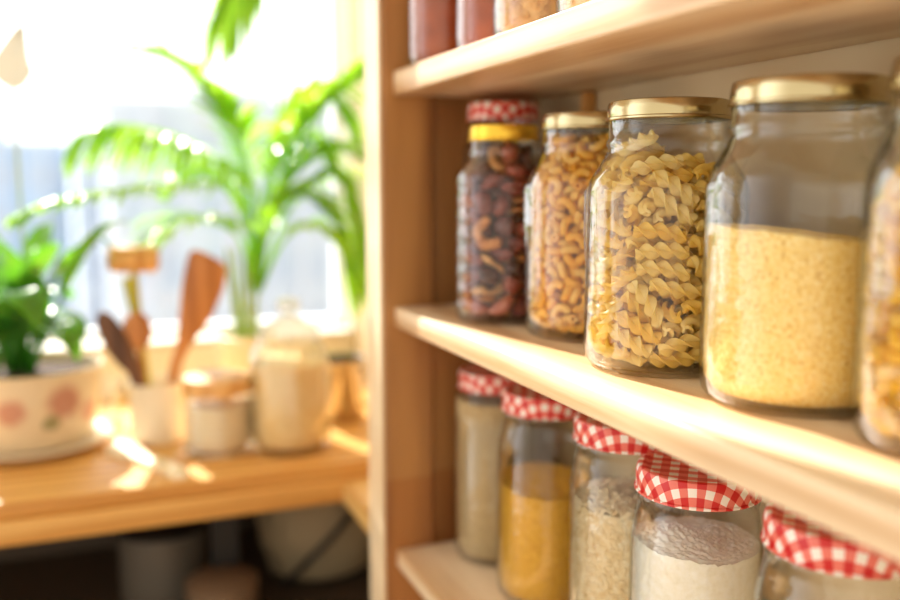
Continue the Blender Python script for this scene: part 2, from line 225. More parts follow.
D_MAC=[
400,-326,151,39,190,-12,47,539,16,190,16,140,-8,-142,293,459,217,120,138,9,-80,40,506,144,54,-123,139,52,-141,271,124,81,-106,-64,-135,-307,456,361,73,1,142,-121,-471,280,383,51,-133,22,139,5,-167,102,200,0,0,7,-173,-520,512,87,-110,
-78,-119,-33,-511,147,36,99,-161,56,497,219,237,140,-8,-128,63,1,546,277,78,-95,-118,-105,-387,363,192,92,-93,-150,-15,-324,-370,130,38,180,48,-61,308,-320,235,51,-93,59,159,369,349,156,104,114,37,-121,166,419,107,6,-153,-129,-7,-211,
505,418,37,-82,116,136,-296,435,234,64,166,-90,-14,-420,-314,211,20,188,61,23,-541,-53,227,10,127,25,152,-325,-442,364,117,139,-10,-83,-35,-361,102,0,-180,-86,0,114,-518,256,25,151,-124,33,289,-322,114,7,-48,18,193,460,94,116,63,1,
189,14,-439,80,116,12,188,-25,-64,-475,-271,297,14,-120,-61,-148,424,347,293,16,-131,-75,-131,184,427,231,62,-152,-24,-112,-59,444,148,1,86,116,-138,-190,443,122,52,-180,52,48,-449,-188,149,165,59,-82,51,-201,-423,132,159,-36,105,-50,
189,-480,151,50,182,-56,34,114,-392,102,0,199,-18,-3,500,-104,173,92,171,10,-48,390,-381,268,140,-49,-122,-57,547,-17,314,149,-15,-132,9,209,-139,102,154,0,0,127,40,203,102,0,-200,-12,0,-113,-137,102,0,7,-200,0,337,253,102,1,149,133,
0,-143,379,161,68,-160,-99,-5,-300,22,102,0,176,-94,0,-502,176,188,82,-35,-179,0,-503,-215,504,11,121,71,142,-164,-520,254,134,-131,-11,-69,397,-166,216,91,-106,-29,140,436,-168,125,62,-92,166,-15,548,-6,458,63,-136,-56,120,201,143,
102,0,194,49,0,457,38,228,3,-142,-8,140,369,13,134,176,-72,43,44,-104,143,102,0,161,118,0,-258,-254,122,84,117,103,-93,-332,298,219,79,102,-31,150,-363,273,119,48,5,17,193,-411,-97,113,3,-179,-83,32,-80,-442,196,29,85,-168,60,152,-409,
194,130,-53,29,139,493,-223,316,145,51,-105,-73,191,-263,143,50,179,72,16,353,110,153,180,-77,35,25,145,305,103,2,-129,153,-1,311,-84,159,137,-112,89,-29,380,222,197,34,187,37,-49,179,505,321,147,-24,69,115,-23,162,182,0,-159,121,0,
-291,-150,150,42,-131,-138,46,-455,89,243,79,-52,-175,14,-207,-396,274,167,-109,3,-10,-51,-304,207,2,142,88,110,206,-236,230,94,9,-52,-169,270,-164,212,106,125,26,-112,26,-10,102,174,0,0,99,229,240,191,62,8,189,17,71,305,181,129,10,
-3,-152,-162,487,269,119,61,148,-15,41,-244,175,57,-20,-190,-18,-201,-30,123,142,28,96,-99,71,432,252,33,105,134,99,-10,522,400,31,-15,-94,173,-281,183,102,0,-194,49,0,-106,-161,182,183,0,0,-82,-232,-111,218,123,-2,88,-131,90,-301,
241,2,-181,5,84,298,-397,386,62,-51,-174,58,405,-84,324,97,102,135,-41,222,5,172,177,10,50,-77,112,72,144,46,-30,31,-190,-82,330,234,1,147,65,-118,-434,307,291,42,-186,58,-21,-301,22,218,44,167,-60,-80,41,-54,182,0,199,-14,0,-206,253,
203,53,19,186,48,-524,125,310,10,-91,56,169,-399,-26,196,185,-8,62,-41,-96,-364,258,6,142,86,111,110,-539,406,139,-141,5,29,188,-155,287,148,6,-49,-125,253,-11,244,184,15,49,-59,319,170,265,101,-37,168,10,98,309,265,117,-5,-9,162,-271,
222,249,178,57,-54,-46,-381,182,291,26,-147,-93,95,-488,-135,328,71,47,174,-52,-57,-151,262,142,0,0,-141,-124,75,194,57,-136,-105,-85,-65,226,288,58,-180,60,19,-547,-48,374,79,123,-73,-115,-410,-220,295,121,15,-148,57,151,-349,290,
4,-181,1,84,299,-12,319,9,129,-140,-60,414,-287,358,161,-46,-102,38,243,173,300,101,-44,167,6,-46,417,294,9,-117,-110,119,-150,288,337,59,22,-43,185,-136,-16,233,32,116,-153,46,-233,-191,340,85,-70,-155,61,-342,-179,307,7,-117,-62,
-149,-181,-270,256,81,-94,67,141,113,66,231,146,-9,41,-130,102,185,251,6,165,-111,-23,-253,59,281,27,87,28,176,-304,-324,227,166,-7,112,-8,213,-468,349,48,-43,128,139,459,203,343,109,-124,113,2,167,134,330,155,47,-116,16,332,355,337,
53,-134,122,-65,36,107,373,154,-29,107,-63,185,516,447,93,132,70,-95,-343,274,363,82,47,-175,-23,-455,17,377,89,-70,67,-151,-64,-491,330,45,-164,-92,-51,32,-383,317,70,-8,187,7,85,-431,413,22,161,-76,-89,83,-161,332,50,86,174,-6,-114,
-161,347,84,36,7,-178,-134,-357,365,10,52,-53,-185,511,103,377,118,-151,53,25,446,270,417,84,156,93,-1,243,421,378,33,-65,-167,-82,76,421,376,80,-40,-34,175,-388,118,368,161,77,-47,77,-449,-99,442,52,-48,51,-180,-287,-73,363,66,144,
118,-31,-33,-435,423,161,-47,82,-71,-157,-511,392,55,-107,154,40,-1,-549,496,139,-139,-24,-30,484,-254,452,141,8,130,-58,36,-41,279,147,24,27,131,-62,129,317,0,-1,-190,-61,-165,-254,419,23,163,-9,-114,348,398,478,24,-172,-98,-10,270,
252,371,188,-36,42,41,-215,393,346,172,23,7,-100,-210,140,357,161,-59,19,101,-117,-51,390,145,-61,98,75,-241,-383,424,39,43,-175,76,229,-251,352,80,12,40,-179,380,-376,537,145,-134,-25,-21,472,-115,484,1,119,-128,98,196,-509,529,35,
-77,114,141,461,-261,632,79,-179,31,-25,386,105,380,1,172,23,100,-118,36,320,99,-105,134,36,-67,-305,423,66,79,64,159,-60,544,532,79,-78,-125,-110,-196,362,423,186,23,6,-71,-323,38,401,48,-105,145,76,-543,87,520,79,-128,-62,116,-369,
-349,406,1,92,-59,-168,-50,-242,493,1,-72,-166,84,45,-85,396,197,-12,-32,2,324,-171,379,118,44,37,-151,410,164,473,34,151,126,-2,131,-8,337,59,2,-20,-190,470,25,443,81,-103,89,-122,347,-1,435,53,-180,16,-66,105,310,367,75,-157,44,88,
88,-298,428,177,-68,-11,-63,-496,225,490,14,133,-49,140,-386,360,498,98,25,70,158,-425,-291,428,4,91,-60,-168,-357,-368,527,51,147,-122,-32,-166,-428,554,51,78,157,-80,296,-306,447,45,-5,48,189,310,-82,469,84,-88,158,7,409,136,566,
173,-15,-31,-94,281,332,439,139,-60,109,73,133,16,414,2,-50,193,-20,227,148,434,15,-165,-39,-105,89,541,608,118,-130,-62,-73,16,284,428,11,189,29,59,-307,-27,466,55,-101,-137,-89,-470,-165,599,155,-61,65,-90,-371,-181,496,74,-32,183,
-3,-317,-449,609,117,-138,7,-85,120,-144,458,10,-182,-8,82,190,-332,435,163,3,115,-15,521,-161,615,132,42,-121,-79,319,210,535,176,4,-6,-95,102,193,454,8,-151,30,127,427,343,565,116,-1,140,82,-297,-216,451,72,-60,176,-14,-86,181,427,
195,1,-35,26,-165,522,618,136,138,46,16,7,441,457,81,-155,75,62,-263,196,415,53,-35,38,186,-231,-359,558,90,25,147,-97,4,-386,540,117,-22,158,30,351,-264,512,178,-46,-13,-77,267,-128,522,36,97,154,74,476,-50,564,3,-114,132,-98,496,
232,642,145,-43,130,20,236,295,527,4,94,175,18,128,401,508,173,52,-38,-77,-369,235,515,10,-69,-177,62,-57,-122,483,139,32,14,-139,146,17,496,178,-20,2,89,-331,417,566,71,-115,-143,37,-392,165,469,40,29,-188,49,-223,57,485,89,-47,112,
131,-88,-438,625,151,64,32,110,264,-483,639,22,49,-131,-141,357,-223,583,44,-1,47,189,416,13,576,98,119,127,-7,419,359,792,130,129,-59,-56,276,455,568,1,98,-174,1,-144,427,523,82,8,-23,181,-305,306,567,114,116,-28,113,-446,20,603,42,
-193,1,-29,91,-327,533,9,-196,-27,29,256,45,537,25,186,16,-67,-116,293,484,123,-42,57,141,-421,62,533,69,53,30,-177,-545,-52,581,132,44,-139,-37,384,-390,705,96,148,-10,93,180,-210,537,98,20,173,15,344,190,630,20,-102,170,-15,289,350,
634,134,34,-103,101,34,427,588,64,-184,-42,-14,-258,439,629,63,-166,-84,40,-219,155,516,154,-27,11,-124,-511,-18,788,63,71,-174,27,-436,-273,630,117,-14,115,-113,-132,-532,646,108,-90,115,85,-17,-26,508,65,-58,-100,-149,-166,-50,548,
171,-47,-62,-67,-179,-197,529,76,47,-62,-168,-524,-92,722,194,-44,2,18,338,-251,688,34,2,47,192,377,71,651,87,28,-74,162,10,133,575,22,-192,-8,51,180,490,676,95,73,145,69,-318,153,646,160,9,-117,-24,-494,237,623,37,-132,25,143,-297,
-193,605,28,33,94,171,-167,-523,809,75,46,-137,116,-49,-510,757,72,92,34,-158,205,-406,560,46,-151,82,92,-82,-159,578,29,131,89,-119,-24,138,501,192,17,53,-14,-375,-99,601,47,-65,-172,62,-334,-313,622,7,105,-136,-102,544,87,622,94,
119,-75,-107,301,437,685,180,-74,27,37,100,303,556,152,79,84,-62,-156,199,577,3,-162,-113,29,-411,159,672,129,-28,140,-54,-520,93,703,9,27,27,-196,-335,-214,741,184,-35,-8,-70,-46,-390,696,180,-14,64,56,228,-500,819,142,128,58,-7,40,
-482,644,164,-19,-108,-30,149,-474,677,26,196,-18,21,52,-141,573,178,28,-19,85,-207,66,599,1,-191,-25,53,-171,-312,624,65,76,-173,4,103,456,700,44,-167,28,-97,14,331,652,177,67,-42,-47,-75,344,570,115,-96,-132,4,-465,207,819,86,-45,
79,-156,-220,152,700,29,156,-109,-54,-220,-406,718,112,-53,13,156,125,-275,632,193,9,6,-52,240,-325,643,10,21,-54,-191,501,69,805,153,-102,-8,79,472,-261,760,47,-168,43,89,503,-23,720,85,-101,-22,149,236,160,638,17,-156,-39,-117,-104,
22,630,157,9,101,-71,-254,-101,637,96,-52,167,0,-111,433,658,98,-23,-74,156,-344,357,686,160,13,37,114,-288,44,710,73,88,80,-143,-443,-182,737,46,-129,59,133,-366,-357,745,53,-117,135,72,125,-534,860,55,-12,-137,-135,524,-90,788,181,
84,17,4,527,150,916,32,148,9,-131,371,289,762,142,104,-93,-17,386,-69,639,21,63,65,-177,498,225,762,15,-138,-42,-138,289,466,924,77,-135,-62,-110,130,128,564,199,-7,-7,-18,149,1,603,46,-169,52,81,57,105,663,78,-87,89,135,-391,-18,700,
90,-36,160,71,-295,-44,782,107,-140,-82,-47,-138,-246,702,152,89,-57,76,15,-404,762,63,42,-184,18,116,-309,710,134,7,10,-148,396,-276,832,28,181,68,42,262,453,805,66,114,116,-96,96,457,822,128,-19,-137,-67,274,-128,650,9,-197,30,-10,
163,366,766,41,116,158,4,186,336,694,40,139,138,11,72,214,676,22,148,-133,-9,22,-216,644,17,-196,22,30,-476,255,1055,66,113,48,143,-474,-215,838,93,3,0,-177,-280,-426,807,19,146,-121,62,188,-402,762,103,-94,117,81,161,-197,722,148,
10,-8,133,360,-145,740,114,98,113,-68,294,98,733,186,-29,55,-39,218,505,1066,138,139,-21,-34,-62,502,782,7,-160,-77,-92,168,-70,651,165,40,85,-64,-122,298,680,3,130,151,18,-10,525,722,138,87,-33,-112,-227,424,707,33,-56,50,-182,-12,
-29,636,75,-121,52,131,-379,-347,857,131,-43,-19,-143,-244,-143,779,64,137,-131,-9,0,-520,881,78,6,157,-96,343,-388,843,174,-79,57,-9,186,-258,795,9,-120,-159,-8,277,-62,742,123,-17,-10,157,183,226,735,137,-20,6,-144,-47,545,890,98,
95,110,-97,-329,437,793,131,81,121,-40,-36,-170,732,156,-39,-49,108,54,84,770,26,5,-198,7,-148,481,845,156,9,96,80,-430,294,758,22,55,115,-152,-86,133,685,47,187,-44,32,-111,-244,799,179,3,30,84,13,-335,853,15,-71,36,183,239,-307,870,
5,-34,-197,-10,399,1,795,151,-54,117,22,367,167,771,96,-51,20,-167,453,304,989,22,-130,-57,-139,-130,227,765,188,32,60,9,-194,370,765,40,-186,-2,63,-347,276,846,17,-67,-26,186,80,-80,743,157,-66,43,96,167,41,740,5,136,-31,-143,-20,
315,760,176,-22,40,83,-304,300,782,6,-68,-22,187,-541,105,884,87,90,-109,-111,197,-494,1019,154,68,0,-109,29,-545,1036,132,127,-55,59,434,218,844,7,-40,-19,195,234,286,846,8,6,-55,192,-4,429,892,31,-48,-179,-68,-214,418,915,58,-188,
11,-35,-379,395,916,104,30,148,-81,-436,221,931,155,3,91,-88,-369,-403,958,87,-129,-20,-124,-245,-270,820,138,80,-110,48,253,-118,821,51,19,-9,-192,-43,162,793,122,20,157,12,-171,0,784,177,-13,91,-14,-494,-204,1047,157,117,25,31,370,
-298,912,49,-7,193,-13,423,-159,858,72,-104,144,58,338,327,924,125,50,134,62,-104,364,896,24,-72,-72,171,-232,243,843,169,52,77,52,-382,396,1205,136,-125,-65,43,-550,-25,931,78,-112,-88,116,-382,-128,866,165,-31,-27,106,-129,-381,856,
21,65,-187,-22,-250,-489,956,140,124,-70,-2,44,-155,827,89,-54,-31,-168,125,79,859,72,-133,-78,-105,-444,71,830,46,-19,31,191,-91,-54,750,5,-114,43,158,417,138,910,193,23,-37,-28,437,-16,934,2,-45,-35,192,91,345,869,90,31,-21,175,-136,
530,1065,70,-46,-136,-121,-381,146,928,87,-140,25,110,-358,42,872,112,-71,-150,5,-371,-266,920,132,3,-1,-150,-121,-506,941,142,-83,114,1,242,-431,957,141,-87,51,100,-263,-481,1110,74,-113,-70,-130,230,-165,906,123,3,-40,152,159,-48,
874,21,-111,162,-29,-95,-32,856,26,-90,-173,35,-85,-205,871,29,3,-198,10,203,329,968,101,123,35,-116,211,420,935,129,-101,109,39,-151,190,868,47,26,-189,-37,-234,109,873,59,97,41,-159,-531,-130,981,67,-93,-97,132,-272,-359,953,7,-30,
-161,114,123,-393,876,183,-8,79,-19,325,-340,985,155,-39,-32,116,374,-91,963,9,-143,-83,-113,78,-156,925,196,-41,0,-2,482,-264,962,134,-102,-100,40,313,139,889,142,72,113,43,-30,153,891,26,-64,-187,-12,-235,-126,887,16,192,53,-12,115,
522,1022,91,83,-106,-116,-213,410,1019,86,44,21,-174,-468,73,1011,19,-98,29,171,-423,-297,1100,71,-41,-125,-133,-163,-426,999,35,11,-62,-187,104,-542,1155,9,23,-140,-141,527,-151,1143,8,-144,30,135,500,-93,1036,89,27,177,10,537,103,
1127,152,-6,128,21,-42,-204,942,5,195,35,-30,538,-84,930,158,10,122,-14,523,100,1025,2,-19,199,1,155,178,821,9,63,-189,-11,-96,-326,962,54,-153,-8,-116,-396,294,1081,148,4,107,82,-220,264,977,160,-9,88,-81,-448,-84,937,4,66,14,-188,
-213,-305,1016,87,155,66,-65,217,-228,968,6,-135,-142,-39,353,-175,1017,25,-153,-62,-110,433,-308,1097,2,61,190,-3,401,199,1003,0,-191,-50,-29,224,190,905,9,26,197,18,-29,-22,914,35,175,-86,-27,301,28,942,114,1,-117,-116,337,433,1098,
124,138,-18,-72,16,308,940,183,23,-33,-71,-285,38,925,51,-70,68,-167,-354,-61,976,11,-176,-32,88,-211,-168,976,178,-21,6,-89,-106,-206,1042,161,-18,13,-116,71,-377,959,19,186,-8,70,287,-420,1185,110,110,-123,23,9,70,983,28,181,80,-9,
437,27,1058,50,-176,72,-38,291,146,1040,58,59,13,-182,-23,462,1045,114,117,-72,90,60,-118,1003,9,84,-180,24,160,-2,954,6,-172,95,-35,120,220,934,27,-166,-2,108,-5,547,1020,126,124,70,-63,-157,161,956,10,-161,113,35,-381,-251,1014,23,
74,9,-184,-53,-445,1004,86,-135,48,-110,213,-507,1186,138,140,20,34,59,-304,1051,119,-61,-145,-35,239,-138,1045,69,63,-42,-172,452,273,1101,24,196,31,8,301,360,1104,99,138,20,-104,112,388,1041,19,155,-124,13,-269,424,1118,167,57,94,
-5,-173,58,1001,133,82,-11,124,182,193,1002,165,35,107,-3,-63,311,1010,116,-14,-22,161,-326,356,1005,179,40,68,42,-251,-51,987,49,-83,-167,52,-142,-481,1140,41,-102,-28,-165,93,-419,1061,188,15,-24,-63,202,-330,1045,27,150,5,-130,409,
-128,1090,167,-39,95,39,337,229,1092,160,-36,89,72,176,372,1143,4,-169,-13,-106,11,383,1120,59,-41,-13,186,-230,276,1103,42,-137,-133,44,-471,280,1209,84,-133,-19,122,6,-238,1056,152,52,112,-39,258,16,1047,1,182,83,-3,71,218,1019,44,
30,191,23,-543,70,1078,128,-36,137,-60,-441,70,1107,48,-32,-191,7,153,-426,1204,80,-74,-113,124,301,-314,1072,196,-12,-18,33,434,-18,1139,183,20,-49,60,450,311,1197,15,-129,-64,-138,66,527,1167,21,-131,149,-12,-181,465,1188,93,95,-131,
-73,-177,-77,1068,105,-14,164,-42,-543,-81,1164,113,-59,-130,83,-321,-374,1125,74,-58,90,152,3,-342,1144,6,-158,-121,-17,102,6,1064,28,-169,-91,47,-73,-45,1029,195,10,31,-31,-331,52,1068,187,-43,50,-23,-406,-196,1141,44,150,-121,-33,
431,-336,1202,140,61,124,-33,487,-1,1229,58,38,-183,39,358,368,1276,161,102,18,-57,268,467,1242,74,-29,-117,141,-146,340,1126,142,-49,99,87,-357,295,1219,120,-52,-146,-41,-390,-94,1100,99,72,115,-108,-429,-320,1272,82,98,-150,-30,-191,
-490,1252,29,144,-135,9,-47,-208,1139,34,-84,176,-28,192,-49,1133,7,-88,180,-4,186,189,1118,120,-29,-44,151,-289,170,1120,90,-154,-76,-51,-248,-261,1109,34,90,-161,70,384,130,1170,58,-161,104,7,310,243,1202,15,118,-161,0,146,438,1241,
175,-1,7,97,-66,429,1173,42,-32,193,-7,7,153,1084,195,33,23,18,-316,102,1161,151,88,-54,82,-441,-26,1204,6,36,196,-20,-52,-528,1234,75,88,-134,-93,11,-406,1226,18,159,119,-15,-4,-452,1136,104,-96,120,74,130,-289,1143,57,-15,-21,-190,
246,56,1126,180,-1,4,87,-94,173,1030,156,9,35,-119,-42,-29,1108,180,24,19,82,476,233,1337,112,-156,53,-20,77,345,1248,6,97,-175,10,-209,506,1364,40,80,-114,138,-205,203,1191,8,189,5,-66,-474,-199,1282,71,57,95,-151,-189,-375,1193,39,
168,-78,65,89,-303,1243,129,-35,60,136,295,-462,1352,1,-81,116,-142,302,-297,1152,135,9,-20,-146,398,-376,1310,131,-34,-130,-68,397,-96,1198,36,-112,162,-5,136,-140,1116,108,-43,148,67,76,287,1156,48,-9,-192,-27,-280,-206,1166,176,
-73,-26,-54,268,444,1378,186,37,-54,34,-93,428,1248,27,42,-6,-193,-522,75,1216,9,-114,76,145,-490,-195,1460,151,66,-106,-40,-362,-320,1319,71,-71,-165,51,-75,-283,1245,65,27,183,-42,277,-298,1229,11,-113,164,-18,358,-211,1223,61,91,
-138,95,520,112,1262,4,-21,198,-23,-135,-162,1195,5,199,-12,-20,291,55,1220,8,-98,173,21,44,123,1167,111,5,-15,165,-114,143,1112,196,27,25,-16,-350,-64,1206,9,-145,42,131,-277,416,1256,29,122,94,-125,-441,190,1266,48,-87,161,66,-407,
56,1270,17,83,179,-26,-310,-385,1264,83,38,162,-74,7,-533,1318,64,102,-124,-101,433,-299,1401,59,-16,17,190,107,20,1206,4,-167,110,-6,353,15,1293,56,5,-18,191,358,293,1308,146,96,39,-90,-31,-76,1182,59,-21,22,-189,326,162,1272,43,-104,
164,26,21,547,1266,85,101,109,-103,-76,170,1198,80,29,-18,180,-232,-7,1167,30,-21,-194,-34,-521,77,1326,195,-30,25,-17,-298,-140,1246,8,138,-60,-131,-159,-436,1316,28,198,-4,-12,29,-404,1312,26,144,133,-27,313,-306,1319,6,-154,126,
-20,515,-175,1332,86,-110,92,-109,193,277,1335,39,168,-44,91,129,218,1225,91,-74,133,93,164,484,1338,172,3,90,49,-126,-207,1288,192,-16,-5,-53,62,123,1249,4,-110,-167,-15,-36,463,1360,200,11,0,-6,-303,213,1289,165,-1,82,79,-98,125,
1274,13,-166,106,31,-272,-409,1358,57,-12,-191,8,-146,-483,1432,105,122,-80,88,173,-363,1348,178,-12,60,66,350,-158,1303,54,70,160,-81,525,-64,1387,155,126,5,-3,497,159,1405,109,-165,14,-21,56,117,1328,5,-115,-163,-15,56,374,1331,4,
193,-51,-16,-241,348,1326,2,25,-38,195,-132,-362,1389,184,-49,-14,-58,128,-130,1222,192,18,22,47,-79,277,1233,102,102,118,-72,-422,323,1365,33,-89,-175,17,-195,15,1256,115,2,41,-159,-299,-413,1464,57,167,94,-7,317,-406,1500,24,-132,
99,110,199,-406,1448,59,38,-186,22,505,40,1380,105,119,113,44,184,50,1305,60,117,150,-15,94,291,1383,58,-64,-176,-39,-212,467,1509,19,84,-138,116,-349,405,1433,148,-77,-107,-29,-436,166,1379,48,-131,108,93,-238,-200,1273,142,1,132,
-50,246,-84,1223,197,30,-9,6,-133,373,1346,2,-140,-7,-142,-432,240,1464,102,0,30,169,-528,-74,1359,41,31,-118,-153,140,-513,1351,113,-46,-48,151,373,-197,1426,57,59,180,-30,435,62,1414,94,-111,-23,135,361,146,1364,175,50,-1,-83,337,
389,1445,86,2,44,-175,-242,355,1426,11,127,153,15,-235,198,1349,112,-80,17,-144,-194,-14,1331,8,70,-183,-40,-356,-7,1346,138,58,10,133,4,-363,1384,194,-45,5,15,71,-239,1298,41,141,123,-56,-17,-89,1260,47,-23,20,-192,-118,73,1348,34,
-184,-70,8,-362,-269,1403,48,87,-167,47,399,-76,1402,116,-154,37,41,345,110,1434,50,-174,85,0,413,264,1489,149,-114,-10,67,80,463,1421,199,8,2,14,-27,311,1436,1,25,-17,-198,-209,187,1449,1,179,2,-89,-87,22,1411,9,-148,130,33,-370,-229,
1479,176,-68,1,-67,-343,-366,1541,123,21,-119,101,-88,-490,1548,123,82,-96,95,215,-146,1297,41,-49,-10,189,90,127,1412,20,6,15,-198,-295,87,1394,42,173,53,74,-216,-214,1380,132,-25,-22,-146,467,35,1558,23,-18,197,23,200,414,1448,90,
50,-172,-3,-67,460,1447,20,-179,84,24,-366,295,1523,5,128,151,-29,-353,154,1465,35,57,-72,174,-409,-120,1368,151,-126,35,-11,-242,-110,1362,68,-120,-119,-82,0,-248,1417,152,-36,-27,-122,158,-179,1378,15,-118,24,159,94,-472,1436,43,
191,-32,22,222,-13,1379,58,-89,-153,-73,-91,211,1382,28,-84,174,46,-53,172,1470,98,92,57,-137,3,-133,1334,132,-6,24,-148,245,285,1460,113,-128,78,69,-38,364,1534,34,149,-34,125,-199,358,1518,2,138,-144,16,-494,41,1421,51,-93,-166,31,
-330,-77,1453,174,-49,68,52,-233,-336,1490,51,151,66,-101,98,-243,1492,136,-15,6,-145,237,-320,1497,44,189,-40,-29,257,-298,1390,16,-61,190,-11,63,-21,1383,151,-57,-13,117,469,-135,1563,112,-108,-122,25,227,171,1393,70,23,3,186,27,
14,1470,25,-186,60,34,-9,-123,1422,127,24,4,153,-287,360,1593,64,-18,12,188,-407,200,1597,174,70,38,-59,-473,26,1504,189,-10,59,-24,-460,-100,1598,76,26,180,35,-186,-232,1481,172,47,-21,88,32,-358,1471,146,-36,33,128,422,-237,1507,
93,-97,-148,-2,196,63,1493,142,-41,92,98,338,102,1525,33,-16,194,33,196,-75,1472,175,-2,81,53,309,-87,1444,22,-165,56,-96,233,185,1477,136,-11,0,-146,-102,103,1508,117,-76,115,85,-193,-68,1458,3,-182,-61,58,-325,73,1517,101,87,93,-116,
-348,-26,1541,26,153,109,-65,-348,-202,1556,188,-58,32,14,-166,-283,1544,172,47,-21,88,39,-308,1556,133,52,-84,112,318,-200,1526,19,-139,85,114,331,-41,1557,3,137,144,20,411,112,1635,18,64,-12,-188,330,374,1549,95,-116,-29,-129,53,
-98,1510,16,48,-189,-39,86,327,1488,200,11,5,2,37,500,1535,88,-37,95,148,-199,236,1558,90,-11,-6,178,-111,-38,1525,22,-184,-16,-74,-384,46,1627,107,-16,-2,-168,-276,-149,1599,41,154,102,-65,-91,-366,1587,51,11,50,-186,99,-472,1532,
24,120,-150,50,158,-129,1570,15,-182,-76,28,319,-317,1601,67,-64,10,177,352,-5,1673,76,165,49,-68,221,340,1575,123,100,-18,-121,118,449,1576,4,126,-133,-81,-68,-170,1552,16,72,-53,178,228,123,1576,2,174,88,45,-121,378,1604,8,184,-76,
14,-131,121,1608,2,9,200,2,-173,-75,1567,182,17,-76,29,-219,-358,1618,40,-186,-44,-43,-67,-426,1654,59,-114,143,55,98,-424,1604,31,117,-149,57,311,-160,1629,73,162,58,-72,327,-82,1654,157,-68,77,69,306,238,1616,23,170,-100,26,165,344,
1662,48,-171,-20,-89,-52,384,1679,33,-101,-169,5,-209,297,1669,30,16,192,45,-112,-102,1652,6,-182,79,28,133,6,1597,106,-42,-29,-162,84,319,1583,25,-164,-108,29,-282,133,1624,40,-43,187,39,-181,-3,1670,18,82,180,23,92,-370,1745,137,
106,75,-66,202,-315,1630,87,179,12,-13,153,-93,1681,127,-71,107,86,354,104,1701,165,-35,-78,74,163,53,1673,6,-53,49,186,250,233,1699,33,130,147,-23,96,312,1691,2,-82,-59,172,-175,141,1710,104,-57,85,136,-342,127,1770,187,-62,3,-35,
-23,-209,1607,9,-145,105,89,-17,4,1611,102,-42,166,10,30,204,1564,2,120,-157,-30,-334,62,1700,116,4,15,162,-354,-55,1689,49,31,130,-141,153,-200,1653,26,-139,-134,-43,108,-85,1778,11,-105,169,9,237,54,1739,12,94,18,175,127,89,1752,
119,37,148,-51,242,271,1777,19,-80,180,-29,-24,259,1687,47,143,131,-15,-222,255,1737,158,15,-52,111,-289,-48,1801,19,31,2,-197,-190,-202,1710,5,-25,-185,-72,-43,-119,1715,34,91,-169,-43,19,12,1704,43,169,-96,-17,64,154,1634,139,16,
56,-131,-223,-62,1733,73,-19,-22,184,-344,-182,1695,104,-3,159,63,312,-146,1765,7,150,6,-132,321,91,1790,65,-6,188,-15,302,158,1867,139,-54,-40,127,135,270,1800,25,-180,21,-82,-56,369,1782,98,128,-81,87,-323,167,1838,62,185,-44,-1,
-365,-16,1865,24,-27,-7,197,-255,-261,1753,33,-4,185,68,-71,-330,1749,162,-35,-53,98,48,-323,1662,145,59,50,-114,343,-115,1863,32,6,3,197,-2,106,1752,151,-72,-64,-89,-170,70,1812,31,152,89,-89,81,-210,1747,126,-50,137,54,21,153,1850,
116,29,140,-78,-21,283,1790,141,-108,44,81,-142,244,1846,139,67,122,-37,-253,-28,1897,196,8,-28,-24,-141,-320,1800,50,67,-14,-181,-41,-123,1854,36,116,-41,154,-13,-247,1749,72,129,57,-122,222,-224,1742,13,-8,194,48,110,65,1857,13,-103,
-170,15,-88,159,1810,46,-25,71,179,-156,-120,1836,30,56,187,-34,253,284,1885,152,-75,98,39,-9,365,1877,41,136,-133,-45,-195,310,1850,136,73,124,-28,50,-214,1869,17,151,-24,-128,94,-350,1859,120,-30,-18,156,221,-269,1841,111,24,-155,
-56,150,-189,1863,147,-9,-132,-30,251,-2,1850,67,34,185,4,-244,193,1913,34,-64,186,14,-34,-303,1871,1,153,-5,-129,]
